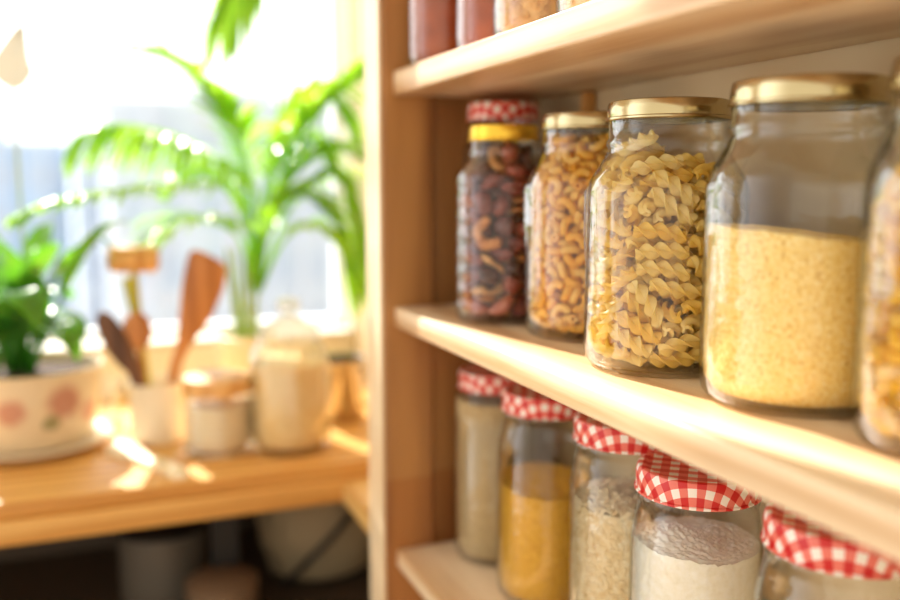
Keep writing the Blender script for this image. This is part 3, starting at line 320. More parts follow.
D_DRI=[
349,-140,166,99,101,138,28,217,275,155,66,-175,70,-16,-129,310,157,2,143,-134,-40,-347,-92,155,53,64,37,178,37,-328,183,15,-142,-71,-121,125,339,329,28,-193,44,12,32,278,209,3,180,-74,-48,-321,147,164,49,-167,-83,54,-44,-91,143,49,
-167,-99,3,192,-206,144,33,163,108,24,181,108,254,41,-144,5,-132,-134,81,152,187,36,57,-21,-232,255,307,159,17,-2,-121,220,-290,302,62,-2,-37,-187,270,44,155,55,169,91,11,-63,356,430,6,45,75,-180,-231,-169,264,20,133,-148,-3,-140,-316,
187,172,30,-79,-56,88,-99,256,189,15,-29,-57,349,134,275,143,-85,29,-107,-355,78,354,118,73,-45,137,-42,-354,395,167,-62,22,88,257,-100,358,21,137,141,-28,349,36,464,47,-180,-62,-39,-59,178,346,50,40,-48,183,-99,-104,334,6,132,150,
11,153,-309,479,140,9,3,143,108,-11,410,37,77,181,-2,272,244,452,34,-182,-25,-72,-257,263,474,180,-27,-27,78,-249,-167,383,35,-193,27,-29,-30,-165,484,37,-184,-68,18,383,-193,515,37,108,-105,-126,-103,48,457,13,-54,191,-20,-347,-35,
491,43,25,26,-192,216,-131,584,13,140,137,-37,343,39,648,6,3,199,22,101,83,556,10,191,56,-19,-324,224,632,6,130,-102,-113,-267,-234,502,29,-60,-180,-56,131,-343,659,191,32,36,-34,98,334,554,80,23,-13,181,-12,-113,651,18,-68,-183,39,
-385,-43,696,165,-16,92,-63,-25,-356,587,13,-199,20,-3,285,-91,745,21,13,-83,180,256,259,631,24,-197,15,20,-222,76,618,75,34,-173,57,-202,-198,614,162,56,61,83,-50,194,603,153,6,-93,-89,119,54,723,67,-25,3,187,-102,354,688,193,-37,
-10,36,-216,155,784,106,-45,-45,-157,-153,-312,724,110,24,31,163,245,-213,810,72,-185,-25,-4,-5,199,826,56,183,-54,-16,-21,-23,792,10,-196,19,-36,-265,-76,825,184,32,-20,68,-1,-357,833,94,9,45,170,252,-264,906,40,-178,-82,-10,-101,
369,904,111,92,122,-66,-383,39,953,109,-99,-117,67,-303,-297,955,142,-106,86,-36,82,-345,993,197,11,2,32,334,165,753,43,187,-57,3,-264,228,934,57,152,-113,26,-55,-159,919,80,66,170,15,284,-190,1060,32,192,41,-23,381,3,931,142,-24,-139,
1,122,352,784,182,-46,67,-3,13,17,913,93,170,-11,-47,-137,-343,1015,133,114,-87,-42,177,17,943,61,179,-60,-26,283,240,864,177,-49,28,-73,62,269,981,177,24,13,89,-235,-98,986,30,-185,-68,-13,282,-257,1262,122,95,127,-1,184,106,1044,
195,-15,36,-20,-71,282,1067,164,-2,-14,113,-306,149,1115,58,24,4,190,37,-299,1128,15,14,196,-33,390,-36,1150,138,60,-82,-103,271,275,1062,98,-127,-23,-117,-206,302,1195,188,18,49,44,-341,-86,1119,24,-189,-14,-60,184,-91,1160,50,-33,
70,178,264,135,1206,125,36,-23,-150,84,367,1178,23,-88,-156,-85,-128,130,1177,25,34,-40,191,-115,-107,1108,181,55,9,65,84,81,1246,23,-19,178,86,141,286,1327,53,-181,-51,42,-67,339,1308,160,20,38,-112,-366,60,1265,109,73,-49,-143,69,
-285,1228,14,-188,45,-51,308,178,1362,4,-95,-176,-7,-67,-15,1274,36,-195,4,-25,-335,-200,1285,104,-95,140,21,-164,-305,1229,90,1,170,-54,342,-78,1343,179,-16,15,86,215,263,1529,121,-37,-122,95,-170,-73,1365,19,167,-108,-10,25,-294,
1314,6,101,172,4,227,-294,1487,36,-148,75,105,119,-9,1364,197,37,-4,3,-294,218,1417,39,-89,48,-168,-368,-22,1463,40,90,-100,-143,-28,-368,1409,11,-6,49,194,354,43,1522,52,113,119,103,-16,347,1477,179,64,7,-62,-133,206,1412,106,61,40,
153,13,-165,1454,173,91,16,-41,18,0,1525,160,101,-55,-34,81,135,1527,162,-6,-97,66,-86,251,1598,58,-165,-91,-34,-222,-250,1489,26,10,194,-39,11,-302,1581,28,-52,-191,1,221,-65,1521,173,53,-80,-28,4,157,1713,179,-1,33,84,-253,114,1621,
167,14,-46,100,-97,6,1598,25,-176,-27,-87,168,-182,1724,118,12,148,-62,209,64,1675,57,-26,19,-189,-227,2,1795,61,-77,-25,172,-21,-216,1783,108,-131,-106,-3,-259,-100,1597,59,23,98,-162,-88,-156,1707,27,-111,138,89,]
K_DRI=[0,1,2,1,2,1,0,2,0,1,2,1,2,1,0,2,0,1,2,1,2,1,0,2,0,1,2,1,2,1,0,2,0,1,2,1,2,1,0,2,0,1,2,1,2,1,0,2,0,1,2,1,2,1,0,2,0,1,2,1,2,1,0,2,0,1,2,1,2,1,0,2,0,1,2,1,2,1,0,2,0,1,2,1,2,1,0,2,0,1,2,1,2,1,0,2,0,1,2,1,2,1,0,2,0,1,2,1,2,1,0,2,0,1,2,1,2,1,0,2,0,1,2,2,1,1,0]
BLX=.046; SUN=12.5; ROOM=(1.24,1.12,.90,1); OUT=(2.6,2.65,2.7,1); EXPO=0.1
# ================================================================ the place
MID,TOP,BOT=ZC-.149,ZC+.1256,ZC-.452          # tops of the shelves
CT=ZC-.425                                   # counter top
# ---- materials
M_shelf=wood('pale_timber',srgb(243,220,186),srgb(206,166,120),'Y',.36)
M_post=wood('brown_timber',srgb(182,130,76),srgb(146,96,52),'Z',.32,seam=(ZC-.363,(.86,.74,.66,1)))
M_counter=wood('golden_timber',srgb(236,186,108),srgb(205,142,66),'X',.42)
M_counter2=wood('golden_timber_return',srgb(238,196,124),srgb(210,155,80),'Y',.42)
M_wall=plain('painted_wall',srgb(240,236,222),.8,bumps=(60,.05)); M_wall2=plain('tan_painted_wall',srgb(214,192,152),.8,bumps=(60,.05))
M_floor=wood('floor_boards',srgb(190,150,105),srgb(150,108,70),'Y',.4)
M_ceil=plain('ceiling_paint',srgb(240,236,228),.85)
M_frame=plain('white_window_plastic',srgb(232,236,242),.35)
M_glass=glass('jar_glass')
M_glass2=glass('clear_glass',rough=.04,f0=.07,bumps=(40,.15))
M_lid=glass('milky_glass',tint=(.99,.99,.99,1),edge=(.9,.92,.95,1),rough=.06,f0=.10,bumps=(40,.3),milk=.38)
M_pane=glass('window_glass',tint=(1,1,1,1),edge=(.95,.97,.97,1),rough=.01,f0=.03,bumps=(.3,.0))
M_gold=plain('gold_lacquer',srgb(196,180,140),.2,1)
M_gold2=plain('yellow_gold_lacquer',srgb(240,196,70),.28,.85)
M_ging=gingham('red_gingham')
M_past=organic('fusilli_dough',[srgb(255,222,112),srgb(255,233,142),srgb(255,242,178)],45,.32,.5,srgb(255,232,118),rnd=.5)
M_mac=organic('macaroni_dough',[srgb(255,206,80),srgb(255,216,104),srgb(255,230,140)],45,.32,.5,srgb(255,212,78),rnd=.55)
M_mac2=organic('pasta_dough_yellow',[srgb(255,214,52),srgb(255,228,104),srgb(255,246,205)],45,.36,.55,srgb(255,226,80),rnd=.6)
M_dr=[organic('dried_slice_flesh',[srgb(150,84,48),srgb(208,140,84),srgb(230,178,120)],70,.5,.15,bumpd=(.6,.002),rnd=.4),
      organic('dried_fruit_skin',[srgb(70,26,24),srgb(128,48,40),srgb(168,84,58)],80,.35,0,bumpd=(.9,.003),rnd=.45,spec=.6),
      organic('dried_berry_skin',[srgb(60,24,26),srgb(112,42,38),srgb(158,74,54)],90,.35,0,bumpd=(.9,.003),rnd=.45,spec=.6)]
def powder(name,cols,scale,bumpd=(.5,.001),rough=.75,lo=.3,span=.4): return organic(name,cols,scale,rough,.0,bumpd=bumpd,spec=.25,lo=lo,span=span)
M_sem=powder('corn_grits',[srgb(196,140,62),srgb(246,204,106),srgb(255,228,150),srgb(255,236,178)],500,lo=.31,span=.36)
M_flour=powder('white_flour',[srgb(240,232,212),srgb(248,242,228),srgb(252,248,240)],160,(.25,.0015))
M_millet=powder('yellow_millet',[srgb(190,136,34),srgb(220,168,58),srgb(236,190,84)],420)
M_oat=powder('pale_grey_meal',[srgb(150,126,88),srgb(182,158,116),srgb(200,178,138)],380)
M_rice=organic('rice_grain',[srgb(226,198,146),srgb(244,224,182),srgb(252,240,214)],130,.4,.15)
M_sugar=powder('cream_flour',[srgb(236,200,136),srgb(244,214,156),srgb(250,228,182)],90,(.2,.002))
M_white=powder('white_sugar',[srgb(236,214,172),srgb(242,224,188),srgb(248,236,210)],300)
M_sauce=organic('brown_red_preserve',[srgb(132,52,16),srgb(178,80,28),srgb(206,108,46)],9,.4)
M_flake=organic('grain_flakes',[srgb(196,142,78),srgb(226,180,116),srgb(240,208,156)],60,.6,bumpd=(.4,.002),rnd=.2)
M_leaf=organic('palm_leaf',[srgb(84,150,34),srgb(120,184,44),srgb(160,208,70)],18,.25,.50,srgb(188,232,60),spec=.6)
M_stem=plain('palm_stem',srgb(150,176,80),.45)
M_lily=organic('lily_leaf',[srgb(34,86,30),srgb(58,118,40),srgb(92,150,54)],12,.22,.30,srgb(130,205,45),spec=.6)
M_spathe=organic('lily_spathe',[srgb(206,202,186),srgb(218,214,200)],10,.5,.10,srgb(225,222,205))
M_soil=plain('potting_soil',srgb(70,50,36),.95,bumps=(120,.8))
M_cer=plain('cream_ceramic',srgb(238,224,198),.3)
M_crock=plain('white_ceramic',srgb(240,228,206),.35)
M_steel=plain('brushed_steel',srgb(205,196,184),.18,1)
M_black=plain('black_painted_metal',srgb(24,22,22),.5)
M_util=wood('utensil_timber',srgb(198,134,76),srgb(162,100,52),'Z',.4)
M_util2=wood('light_utensil_timber',srgb(232,182,112),srgb(206,146,76),'Z',.45)
M_dkut=wood('dark_utensil_timber',srgb(112,74,48),srgb(76,46,30),'Z',.4)
M_scoop=wood('bleached_timber',srgb(250,236,208),srgb(236,212,170),'Y',.5)
M_green=plain('olive_green_handle',srgb(186,176,52),.4)

# ---- setting
wb=bmesh.new(); YW=1.9; WX0,WX1,WZ0,WZ1=-1.30,.524,ZC-.335,2.72
box(wb,WX1,.53,YW,YW+.16,0,2.8); box(wb,-2.2,WX0,YW,YW+.16,0,2.8); box(wb,WX0,WX1,YW,YW+.16,0,WZ0); box(wb,WX0,WX1,YW,YW+.16,WZ1,2.8)
struct('wall_far',wb,M_wall)
struct('wall_right',Bx(.53,.63,-1.2,YW+.16,0,2.8),M_wall2)
struct('floor',Bx(-2.2,.53,-1.2,YW,-.05,0),M_floor)
struct('ceiling',Bx(-2.2,.63,-1.2,YW+.16,2.8,2.85),M_ceil)
w=bmesh.new(); fw=.026; fy0,fy1=YW+.075,YW+.125
for a,b,c,d in ((WX0,WX0+fw,WZ0,WZ1),(WX1-fw*.45,WX1,WZ0,WZ1),(WX0+fw,WX1-fw*.45,WZ0,WZ0+fw),(WX0+fw,WX1-fw*.45,WZ1-fw,WZ1),(-.42,-.37,WZ0+fw,WZ1-fw)):
    box(w,a,b,fy0,fy1,c,d,.004)
win=struct('window_1',w,M_frame,smooth=False)
struct('window_pane',Bx(WX0+fw-.004,WX1-fw*.45+.004,YW+.096,YW+.102,WZ0+fw-.004,WZ1-fw+.004),M_pane,win)
struct('window_sill',Bx(WX0+.002,WX1-.002,YW-.02,YW+.075,WZ0,WZ0+.012,.003),plain('sill_stone',srgb(206,202,190),.5),win)
# unseen blocker in blind form, added to cast the shade edge on the shelves
bl=thing('added_sun_blocker','unseen cream sheet above view, added to block sun from the near shelves','sun blocker',(0,YW-.03,0))
obj('blocker_sheet',Bx(-1.28,BLX,-.0015,.0015,ZC+.52,2.62),M_cer,bl); obj('blocker_tube',tube(bmesh.new(),[Vector((-1.30,0,2.64)),Vector((BLX+.02,0,2.64))],.022,16),M_frame,bl)
obj('blocker_bar',Bx(-1.28,BLX,-.006,.006,ZC+.50,ZC+.52,.002),M_frame,bl)

# ---- buildings beyond the window; haze is put into their pale bluish colours
M_bld=plain('hazed_pale_plaster',srgb(200,211,226),.9); M_bld2=plain('hazed_blue_plaster',srgb(180,202,228),.9); M_bwin=plain('hazed_window_glass',srgb(186,200,220),.6); M_bsl=plain('hazed_concrete',srgb(214,222,234),.9)
def building(label,X0,X1,Y,ztop,mat,cols,rows,cat='building',roof=True):
    b=thing('apartment_building',label,cat,((X0+X1)/2,Y,-14)); W=X1-X0; H=ztop+14
    obj('wall',Bx(-W/2,W/2,0,12,0,H),mat,b,False)
    if roof: obj('parapet',Bx(-W/2-.1,W/2+.1,-.15,12.1,H,H+.35),M_bsl,b,False); obj('lift_house',Bx(-W*.25,W*.02,3,7,H+.35,H+1.2),mat,b,False)
    cw=W/cols
    for r in range(rows):
        z=H-2.6-r*3.0
        for c in range(cols):
            x=-W/2+(c+.5)*cw
            obj('window',Bx(x-cw*.28,x+cw*.28,-.06,.02,z,z+1.5),M_bwin,b,False)
    for c in range(1,cols,2): obj('pilaster',Bx(-W/2+c*cw-.14,-W/2+c*cw+.14,-.5,-.001,0,H),M_bsl,b,False)
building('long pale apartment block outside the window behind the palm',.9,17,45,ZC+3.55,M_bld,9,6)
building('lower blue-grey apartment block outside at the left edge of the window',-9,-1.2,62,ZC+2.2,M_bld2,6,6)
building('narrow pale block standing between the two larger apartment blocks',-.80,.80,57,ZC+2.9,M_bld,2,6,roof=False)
struct('ground',Bx(-120,120,6,200,-14.6,-14),plain('outside_ground',srgb(190,195,200),.9))

# ---- shelving unit
su=thing('shelving_unit','pale timber open shelving unit full of glass jars','shelves',(0,0,0))
def post(x0,x1,y0,y1): obj('post',Bx(x0,x1,y0,y1,0,2.3,.004),M_post,su,False)
post(.3195,.383,1.0135,1.0725); post(.465,.5285,1.03,1.0725); post(.3195,.383,-.34,-.28); post(.465,.5285,-.34,-.28)
obj('sunlit_edge_strip',Bx(.3155,.3193,1.0145,1.0715,0,2.3,.0012),wood('sunlit_edge_timber',srgb(246,228,196),srgb(222,184,136),'Z',.3),su,False)  # strip added on the post; its pale colour stands in for sun there
obj('side_panel',Bx(.3835,.4645,1.03,1.052,.2,2.25,.002),M_post,su,False)
for zt,th in ((TOP,.027),(MID,.0235),(BOT,.022),(TOP+.33,.027),(BOT-.33,.022)):
    obj('shelf',Bx(.333,.5285,-.275,1.013,zt-th,zt,.0025),M_shelf,su)
obj('back_batten',Bx(.5155,.5285,.888,.899,MID+.0005,TOP-.0275,.001),M_util2,su,False)

# ---- counter
ct=thing('counter','golden timber counter with an L-shaped return along the shelves','counter',(0,0,0))
obj('worktop',Bx(-2.0,.5285,1.287,1.899,CT-.0245,CT,.007),M_counter,ct)
obj('lower_board',Bx(-2.0,.5285,1.280,1.899,CT-.058,CT-.0248,.004),M_counter,ct)
obj('return_board',Bx(.334,.5285,1.076,1.279,CT-.058,CT-.0248,.004),M_counter2,ct)
for x,y in ((.185,1.50),(-.9,1.40),(.50,1.86)): obj('leg',Bx(x-.022,x+.022,y-.022,y+.022,0,CT-.0585,.002),M_black,ct,False)
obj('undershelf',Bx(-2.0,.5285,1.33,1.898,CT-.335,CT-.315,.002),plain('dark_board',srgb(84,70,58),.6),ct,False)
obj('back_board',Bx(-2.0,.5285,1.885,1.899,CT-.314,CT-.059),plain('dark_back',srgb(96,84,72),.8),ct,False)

# ---- jars
def jar_profile(R,Rn,Hn,zs,zn,base=.012,Hrim=None):
    "outer silhouette: base, straight wall to zs, shoulder to neck at zn, finish to Hn"
    P=[(0,.004),(R*.62,.0035),(R*.80,.0008),(R*.86,0),(R*.92,.002),(R*.975,base*.55),(R,base*1.25)]
    for k in range(1,7): P.append((R,base*1.25+(zs-base*1.25)*k/6))
    for k in range(1,9):
        t=k/8; s=t*t*(3-2*t); P.append((R+(Rn-R)*(s*.55+.45*t**1.6),zs+(zn-zs)*t))
    P+=[(Rn+.0014,zn+.003),(Rn+.0014,zn+.006),(Rn-.0002,zn+.008),(Rn-.0002,Hn-.006),(Rn+.0008,Hn-.004),(Rn+.0004,Hn)]
    return P
def make_jar(name,label,cat,loc,R,Rn,Hn,zs,zn,lidR,lidH,lid,ribs=None,group='glass storage jars on the shelves',th=.0018,rz=0,liddrop=.012,base=.012,lidlabel=None):
    j=thing(name,label,cat,loc,rz,group)
    out=jar_profile(R,Rn,Hn,zs,zn,base)
    inn=[(max(r-th,0),z+(th if k>3 else .0045)) if r>0 else (0,z+.005) for k,(r,z) in enumerate(out[:-1])]
    inn=inn[:-1]+[(out[-1][0]-th,Hn)]
    disp=None
    if ribs=='bars':         # moulded groups of short upright bars below the shoulder
        def disp(a,r,z):
            if r<R*.99 or not (zs-.035<z<zs+.002): return 0
            q=(a/(2*PI)*5)%1
            return .0016 if q<.34 and int(q*29.4)%2==0 else 0
    n=96
    if ribs=='bars': 
        n=150; i0=[k for k,(r,z) in enumerate(out) if r>=R*.999]; 
        out=out[:i0[0]+1]+[(R,base*1.25+(zs-.034-base*1.25)*k/4) for k in range(1,5)]+[(R,zs-.031),(R,zs-.020),(R,zs-.008),(R,zs-.004),(R,zs)]+out[i0[-1]+1:]
    if ribs=='rings':
        def disp(a,r,z): return 0
        o2=[]
        for (r,z) in out:
            o2.append((r,z))
        i0=[k for k,(r,z) in enumerate(out) if r>=R*.999]; z0,z1=out[i0[0]][1],zs
        mid=[(R-.0011*(.5-.5*math.cos(2*PI*7*t/70))*(1 if .04<t/70<.96 else 0),z0+(z1-z0)*t/70) for t in range(1,71)]
        out=out[:i0[0]+1]+mid+out[i0[-1]+1:]
    prof=out+inn[::-1]
    obj('glass_body',lathe(prof,n,disp=(lambda a,r,z:disp(a,r,z)) if disp else None),M_glass,j,angle=70)
    zt=Hn+.0012; L=lidR
    lp=[(L-.0008,zt-lidH+.0022),(L+.0006,zt-lidH+.0014),(L+.0008,zt-lidH),(L-.0004,zt-lidH-.0008),(L-.0016,zt-lidH),(L-.0016,zt-.0012),(0,zt-.0002)]
    lo=[(0,zt+.0006),(L*.80,zt+.0006),(L*.84,zt+.0018),(L*.93,zt+.0022),(L*.965,zt+.0014),(L-.0008,zt-.0018),(L-.0002,zt-.005)]
    lb=lathe(lo+lp,72)
    if lid is M_ging:
        uv=lb.loops.layers.uv.new('planar')
        for f in lb.faces:
            for l in f.loops:
                v=l.vert.co; r=math.hypot(v.x,v.y); rr=r+max(0,zt-v.z); k=rr/r if r>1e-6 else 1
                l[uv].uv=(v.x*k,v.y*k)
    lo_=obj('lid',lb,lid,j,angle=35)
    tag(lo_,lidlabel or ('lid printed with red and white gingham' if lid is M_ging else 'gold metal screw lid'))
    return j
def fill(name,label,cat,loc,R,H,mat,top=lambda x,y:0,n=72,z0=.0064,rb=None,parent=None,kind='stuff',rz=0,rings=14):
    "loose contents: rounded at the bottom like the jar, with an uneven surface at height H"
    bm=bmesh.new(); rb=rb or R*.90
    prof=[(0,z0),(rb*.9,z0),(rb,z0+.0015),(R*.985,z0+.009),(R,z0+.016)]
    rows=[]
    def ring(r,z,tp): return [bm.verts.new((r*math.cos(2*PI*i/n),r*math.sin(2*PI*i/n),z+(top(r*math.cos(2*PI*i/n),r*math.sin(2*PI*i/n))*tp))) for i in range(n)]
    c0=bm.verts.new((0,0,z0)); rows=[ring(r,z,0) for r,z in prof[1:]]
    for k in range(1,6): rows.append(ring(R,z0+.016+(H-z0-.016)*k/5,k/5))
    for k in range(1,rings): rows.append(ring(R*(1-k/rings),H,1))
    c1=bm.verts.new((0,0,H+top(0,0)))
    for a,b in zip(rows,rows[1:]):
        for i in range(n): bm.faces.new((a[i],a[(i+1)%n],b[(i+1)%n],b[i]))
    for i in range(n): bm.faces.new((c0,rows[0][(i+1)%n],rows[0][i])); bm.faces.new((c1,rows[-1][i],rows[-1][(i+1)%n]))
    bmesh.ops.recalc_face_normals(bm,faces=bm.faces)
    o=obj(name,bm,mat,angle=60); o.location=loc; o.rotation_euler[2]=rz
    return tag(o,label,cat,None,kind)
# where a loose piece sits: positions and turns of pieces settled in a jar
def poses(s):
    for i in range(0,len(s),7):
        v=s[i:i+7]; yield Vector([c/10000 for c in v[:3]]),Quaternion([c/200 for c in v[3:]]).normalized()
def pieces(data,meshes,kinds,loc,name,label,cat,group,limit,stufflabel,stuffname,scale=1.,rz=0,mats=None,zoff=.0003,slope=None):
    view=Vector((-loc[0],-loc[1],0)).normalized(); Rz=Quaternion((0,0,1),rz); L=[]
    for i,(p,q) in enumerate(poses(data)):
        p=Rz@(p*scale); q=Rz@q; d=p.x*view.x+p.y*view.y; rr=math.hypot(p.x,p.y)
        if slope and p.z+slope[1]*(p.x*CR.x+p.y*CR.y)>slope[0]: continue
        score=d+ .9*max(0,rr-.03)*(1 if d>-.01 else 0)+max(0,p.z-.165)*.6
        L.append((score,p,q,int(kinds[i]) if kinds else 0))
    L.sort(key=lambda a:-a[0]); rest=L[limit:]; protos={}
    for k,(s,p,q,kd) in enumerate(L[:limit]):
        if kd in protos: o=protos[kd].copy()
        else:
            nm,lb=(name[kd],label[kd]) if isinstance(name,(list,tuple)) else (name,label)
            o=bpy.data.objects.new(nm,meshes[kd]); protos[kd]=o; tag(o,lb,cat[kd] if isinstance(cat,(list,tuple)) else cat,group[kd] if isinstance(group,(list,tuple)) else group)
        o.rotation_mode='QUATERNION'; o.rotation_quaternion=q; o.location=Vector(loc)+p+Vector((0,0,zoff)); o.scale=(scale*.985,)*3; COL.objects.link(o)
    if rest:
        bm=bmesh.new(); tmp=bpy.data.meshes.new('t')
        for s,p,q,kd in rest:
            n0=len(bm.verts); bm.from_mesh(meshes[kd]); bm.verts.ensure_lookup_table()
            mt=Matrix.LocRotScale(p+Vector((0,0,zoff)),q,Vector((scale*.985,)*3))
            for v in bm.verts[n0:]: v.co=mt@v.co
        o=obj(stuffname,bm,list(meshes[0].materials),angle=50); o.location=loc; tag(o,stufflabel,'pasta' if 'fruit' not in stufflabel else 'dried fruit',None,'stuff')
def pmesh(name,bm,mat):
    me=bpy.data.meshes.new(name); bm.normal_update(); bm.to_mesh(me); bm.free(); me.materials.append(mat); me.shade_smooth()
    try: me.set_sharp_from_angle(angle=math.radians(55))
    except Exception: pass
    return me
def fusilli_bm(L=.040, turns=1.2, n=18, steps=24):
    bm=bmesh.new(); rings=[]
    for s in range(steps+1):
        t=s/steps; z=(t-.5)*L; tw=t*turns*2*math.pi
        bend=.0025*math.sin(math.pi*t)
        k=1-.35*abs(2*t-1)**6
        ring=[]
        for i in range(n):
            a=2*math.pi*i/n
            r=.0014+.0052*k*(0.5+0.5*math.cos(3*a))**1.5
            ring.append(bm.verts.new((r*math.cos(a+tw)+bend,r*math.sin(a+tw),z)))
        rings.append(ring)
    for a,b in zip(rings,rings[1:]):
        for i in range(n):
            bm.faces.new((a[i],a[(i+1)%n],b[(i+1)%n],b[i]))
    bm.faces.new(rings[0][::-1]); bm.faces.new(rings[-1])
    return bm
def macaroni_bm(ro=.0036, ri=.0019, R=.0075, arc=math.radians(165), n=10, steps=9):
    bm=bmesh.new(); O=[];I=[]
    for s in range(steps+1):
        t=-arc/2+arc*s/steps; c=Vector((R*math.cos(t)-R*.75,R*math.sin(t),0)); d=Vector((math.cos(t),math.sin(t),0))
        o=[];q=[]
        for i in range(n):
            a=2*math.pi*i/n; v=d*math.cos(a)+Vector((0,0,1))*math.sin(a)
            o.append(bm.verts.new(c+v*ro)); q.append(bm.verts.new(c+v*ri))
        O.append(o);I.append(q)
    for s in range(steps):
        for i in range(n):
            j=(i+1)%n
            bm.faces.new((O[s][i],O[s][j],O[s+1][j],O[s+1][i])); bm.faces.new((I[s][j],I[s][i],I[s+1][i],I[s+1][j]))
    for s,f in ((0,0),(steps,1)):
        for i in range(n):
            j=(i+1)%n; q=(O[s][j],O[s][i],I[s][i],I[s][j])
            bm.faces.new(q if not f else q[::-1])
    bmesh.ops.recalc_face_normals(bm,faces=bm.faces)
    return bm
def dried_bm(kind):
    rnd=random.Random(kind+3); bm=bmesh.new()
    if kind==0:   # curled dried apple ring wedge, tan
        O=[];n=9;steps=16
        for s in range(steps+1):
            t=s/steps*math.radians(250); rr=.0125+.0012*math.sin(5*t)
            c=Vector((rr*math.cos(t),rr*math.sin(t),.0028*math.sin(2*t)))
            d=Vector((math.cos(t),math.sin(t),.25*math.sin(3*t)))
            w=.0062*(1-.5*abs(2*s/steps-1)**4); h=.0022
            O.append([bm.verts.new(c+d*(w*math.cos(2*math.pi*i/n))+Vector((0,0,h*math.sin(2*math.pi*i/n)*(1+.3*math.sin(7*t))))) for i in range(n)])
        for a,b in zip(O,O[1:]):
            for i in range(n): bm.faces.new((a[i],a[(i+1)%n],b[(i+1)%n],b[i]))
        bm.faces.new(O[0][::-1]);bm.faces.new(O[-1])
    else:         # wrinkled fruit half / berry
        bmesh.ops.create_icosphere(bm,subdivisions=3,radius=1)
        sc=[(.0155,.0105,.0075),(.0125,.0115,.0085)][kind-1]
        for v in bm.verts:
            p=v.co.normalized(); k=1+.22*noise.noise(p*2.1+Vector((kind*5,0,0)))+.12*noise.noise(p*5.5+Vector((0,kind*3,0)))
            v.co=Vector((p.x*sc[0]*k,p.y*sc[1]*k,p.z*sc[2]*k+ (.004*p.x*p.x if kind==1 else 0)))
    bmesh.ops.recalc_face_normals(bm,faces=bm.faces)
    return bm

def nz(seed,amp,sc_): return lambda x,y: amp*noise.noise(Vector((x*sc_+seed,y*sc_,seed*.7)))

GM='storage jars on the middle shelf'
# middle shelf, from the far end towards the camera
p=(.411,.877,MID); make_jar('glass_jar','ribbed glass jar of dark red dried fruit with a yellow-gold lid','jar',p,.0515,.0362,.2030,.150,.176,.0376,.013,M_gold2,'rings',GM)
pieces(D_DRI,[pmesh('dried_slice',dried_bm(0),M_dr[0]),pmesh('dried_fruit',dried_bm(1),M_dr[1]),pmesh('dried_berry',dried_bm(2),M_dr[2])],K_DRI,p,
  ['dried_apple_slice','dried_fruit','dried_berry'],['curled tan dried slice among dark fruit in the ribbed jar','wrinkled dark red dried fruit piece in the ribbed jar','small round dark dried berry in the ribbed jar'],['dried fruit']*3,
  ['dried slices in the ribbed jar','dark dried fruit in the ribbed jar','dried berries in the ribbed jar'],300,'','dried_fruit_rest')
p=(.4475,.957,MID); make_jar('glass_jar','dim glass jar with a gingham lid behind the ribbed jar of dried fruit','jar',p,.047,.0395,.2335,.180,.203,.0412,.017,M_ging,None,GM,rz=.4)
fill('dried_herb_mix','dark brown loose mix filling the jar behind the dried fruit jar','dried food',p,.0448,.17,M_dr[1],nz(3,.006,40))
p=(.4505,.761,MID); make_jar('glass_jar','glass jar full of elbow macaroni with a pale gold lid','jar',p,.0640,.0475,.2085,.142,.178,.0490,.0122,M_gold,'bars',GM,rz=.3)
mm=pmesh('macaroni',macaroni_bm(.0041,.0022,.0083),M_mac)
pieces(D_MAC,[mm],None,p,'macaroni_piece','curved elbow macaroni piece in the pale gold-lidded jar between fusilli and dried fruit','pasta','macaroni pieces in the middle shelf jar',300,'yellow elbow macaroni deeper inside the macaroni jar','macaroni')
p=(.429,.6085,MID); make_jar('glass_jar','glass jar full of twisted fusilli pasta with a gold lid','jar',p,.0635,.0470,.2075,.140,.174,.0486,.0122,M_gold,'bars',GM,rz=.95)
pieces(D_FUS,[pmesh('fusilli',fusilli_bm(),M_past)],None,p,'fusilli_piece','pale yellow twisted fusilli piece in the gold-lidded fusilli jar','pasta','fusilli pieces in the glass jar',300,'pale twisted fusilli deeper inside the fusilli jar','fusilli',slope=(.166,.40))
p=(.4450,.4755,MID); make_jar('glass_jar','large glass jar part filled with golden corn grits, gold lid','jar',p,.0640,.0490,.2110,.145,.179,.0506,.0138,M_gold,'bars',GM,rz=1.5)
vr=Vector((CR.x,CR.y,0))
fill('corn_grits','golden speckled corn grits heaped inside the large gold-lidded jar','grits',p,.0616,.1165,M_sem,lambda x,y:-.115*(x*vr.x+y*vr.y)-.9*(x*x+y*y)+.0012*noise.noise(Vector((x*90,y*90,1))))
p=(.4520,.3510,MID); make_jar('glass_jar','jar of bright yellow short pasta at the frame edge, right of the grits jar','jar',p,.0590,.0475,.2130,.145,.182,.0490,.0165,M_gold,None,GM)
pieces(D_MAC,[pmesh('short_pasta',macaroni_bm(.0045,.0020,.0075,math.radians(130)),M_mac2)],None,p,'short_pasta_piece','bright yellow short curled pasta piece in the jar at the frame edge','pasta','short yellow pasta in the jar at the frame edge',300,'bright yellow short pasta deeper inside the jar at the frame edge','short_pasta',scale=.94,rz=2.1)
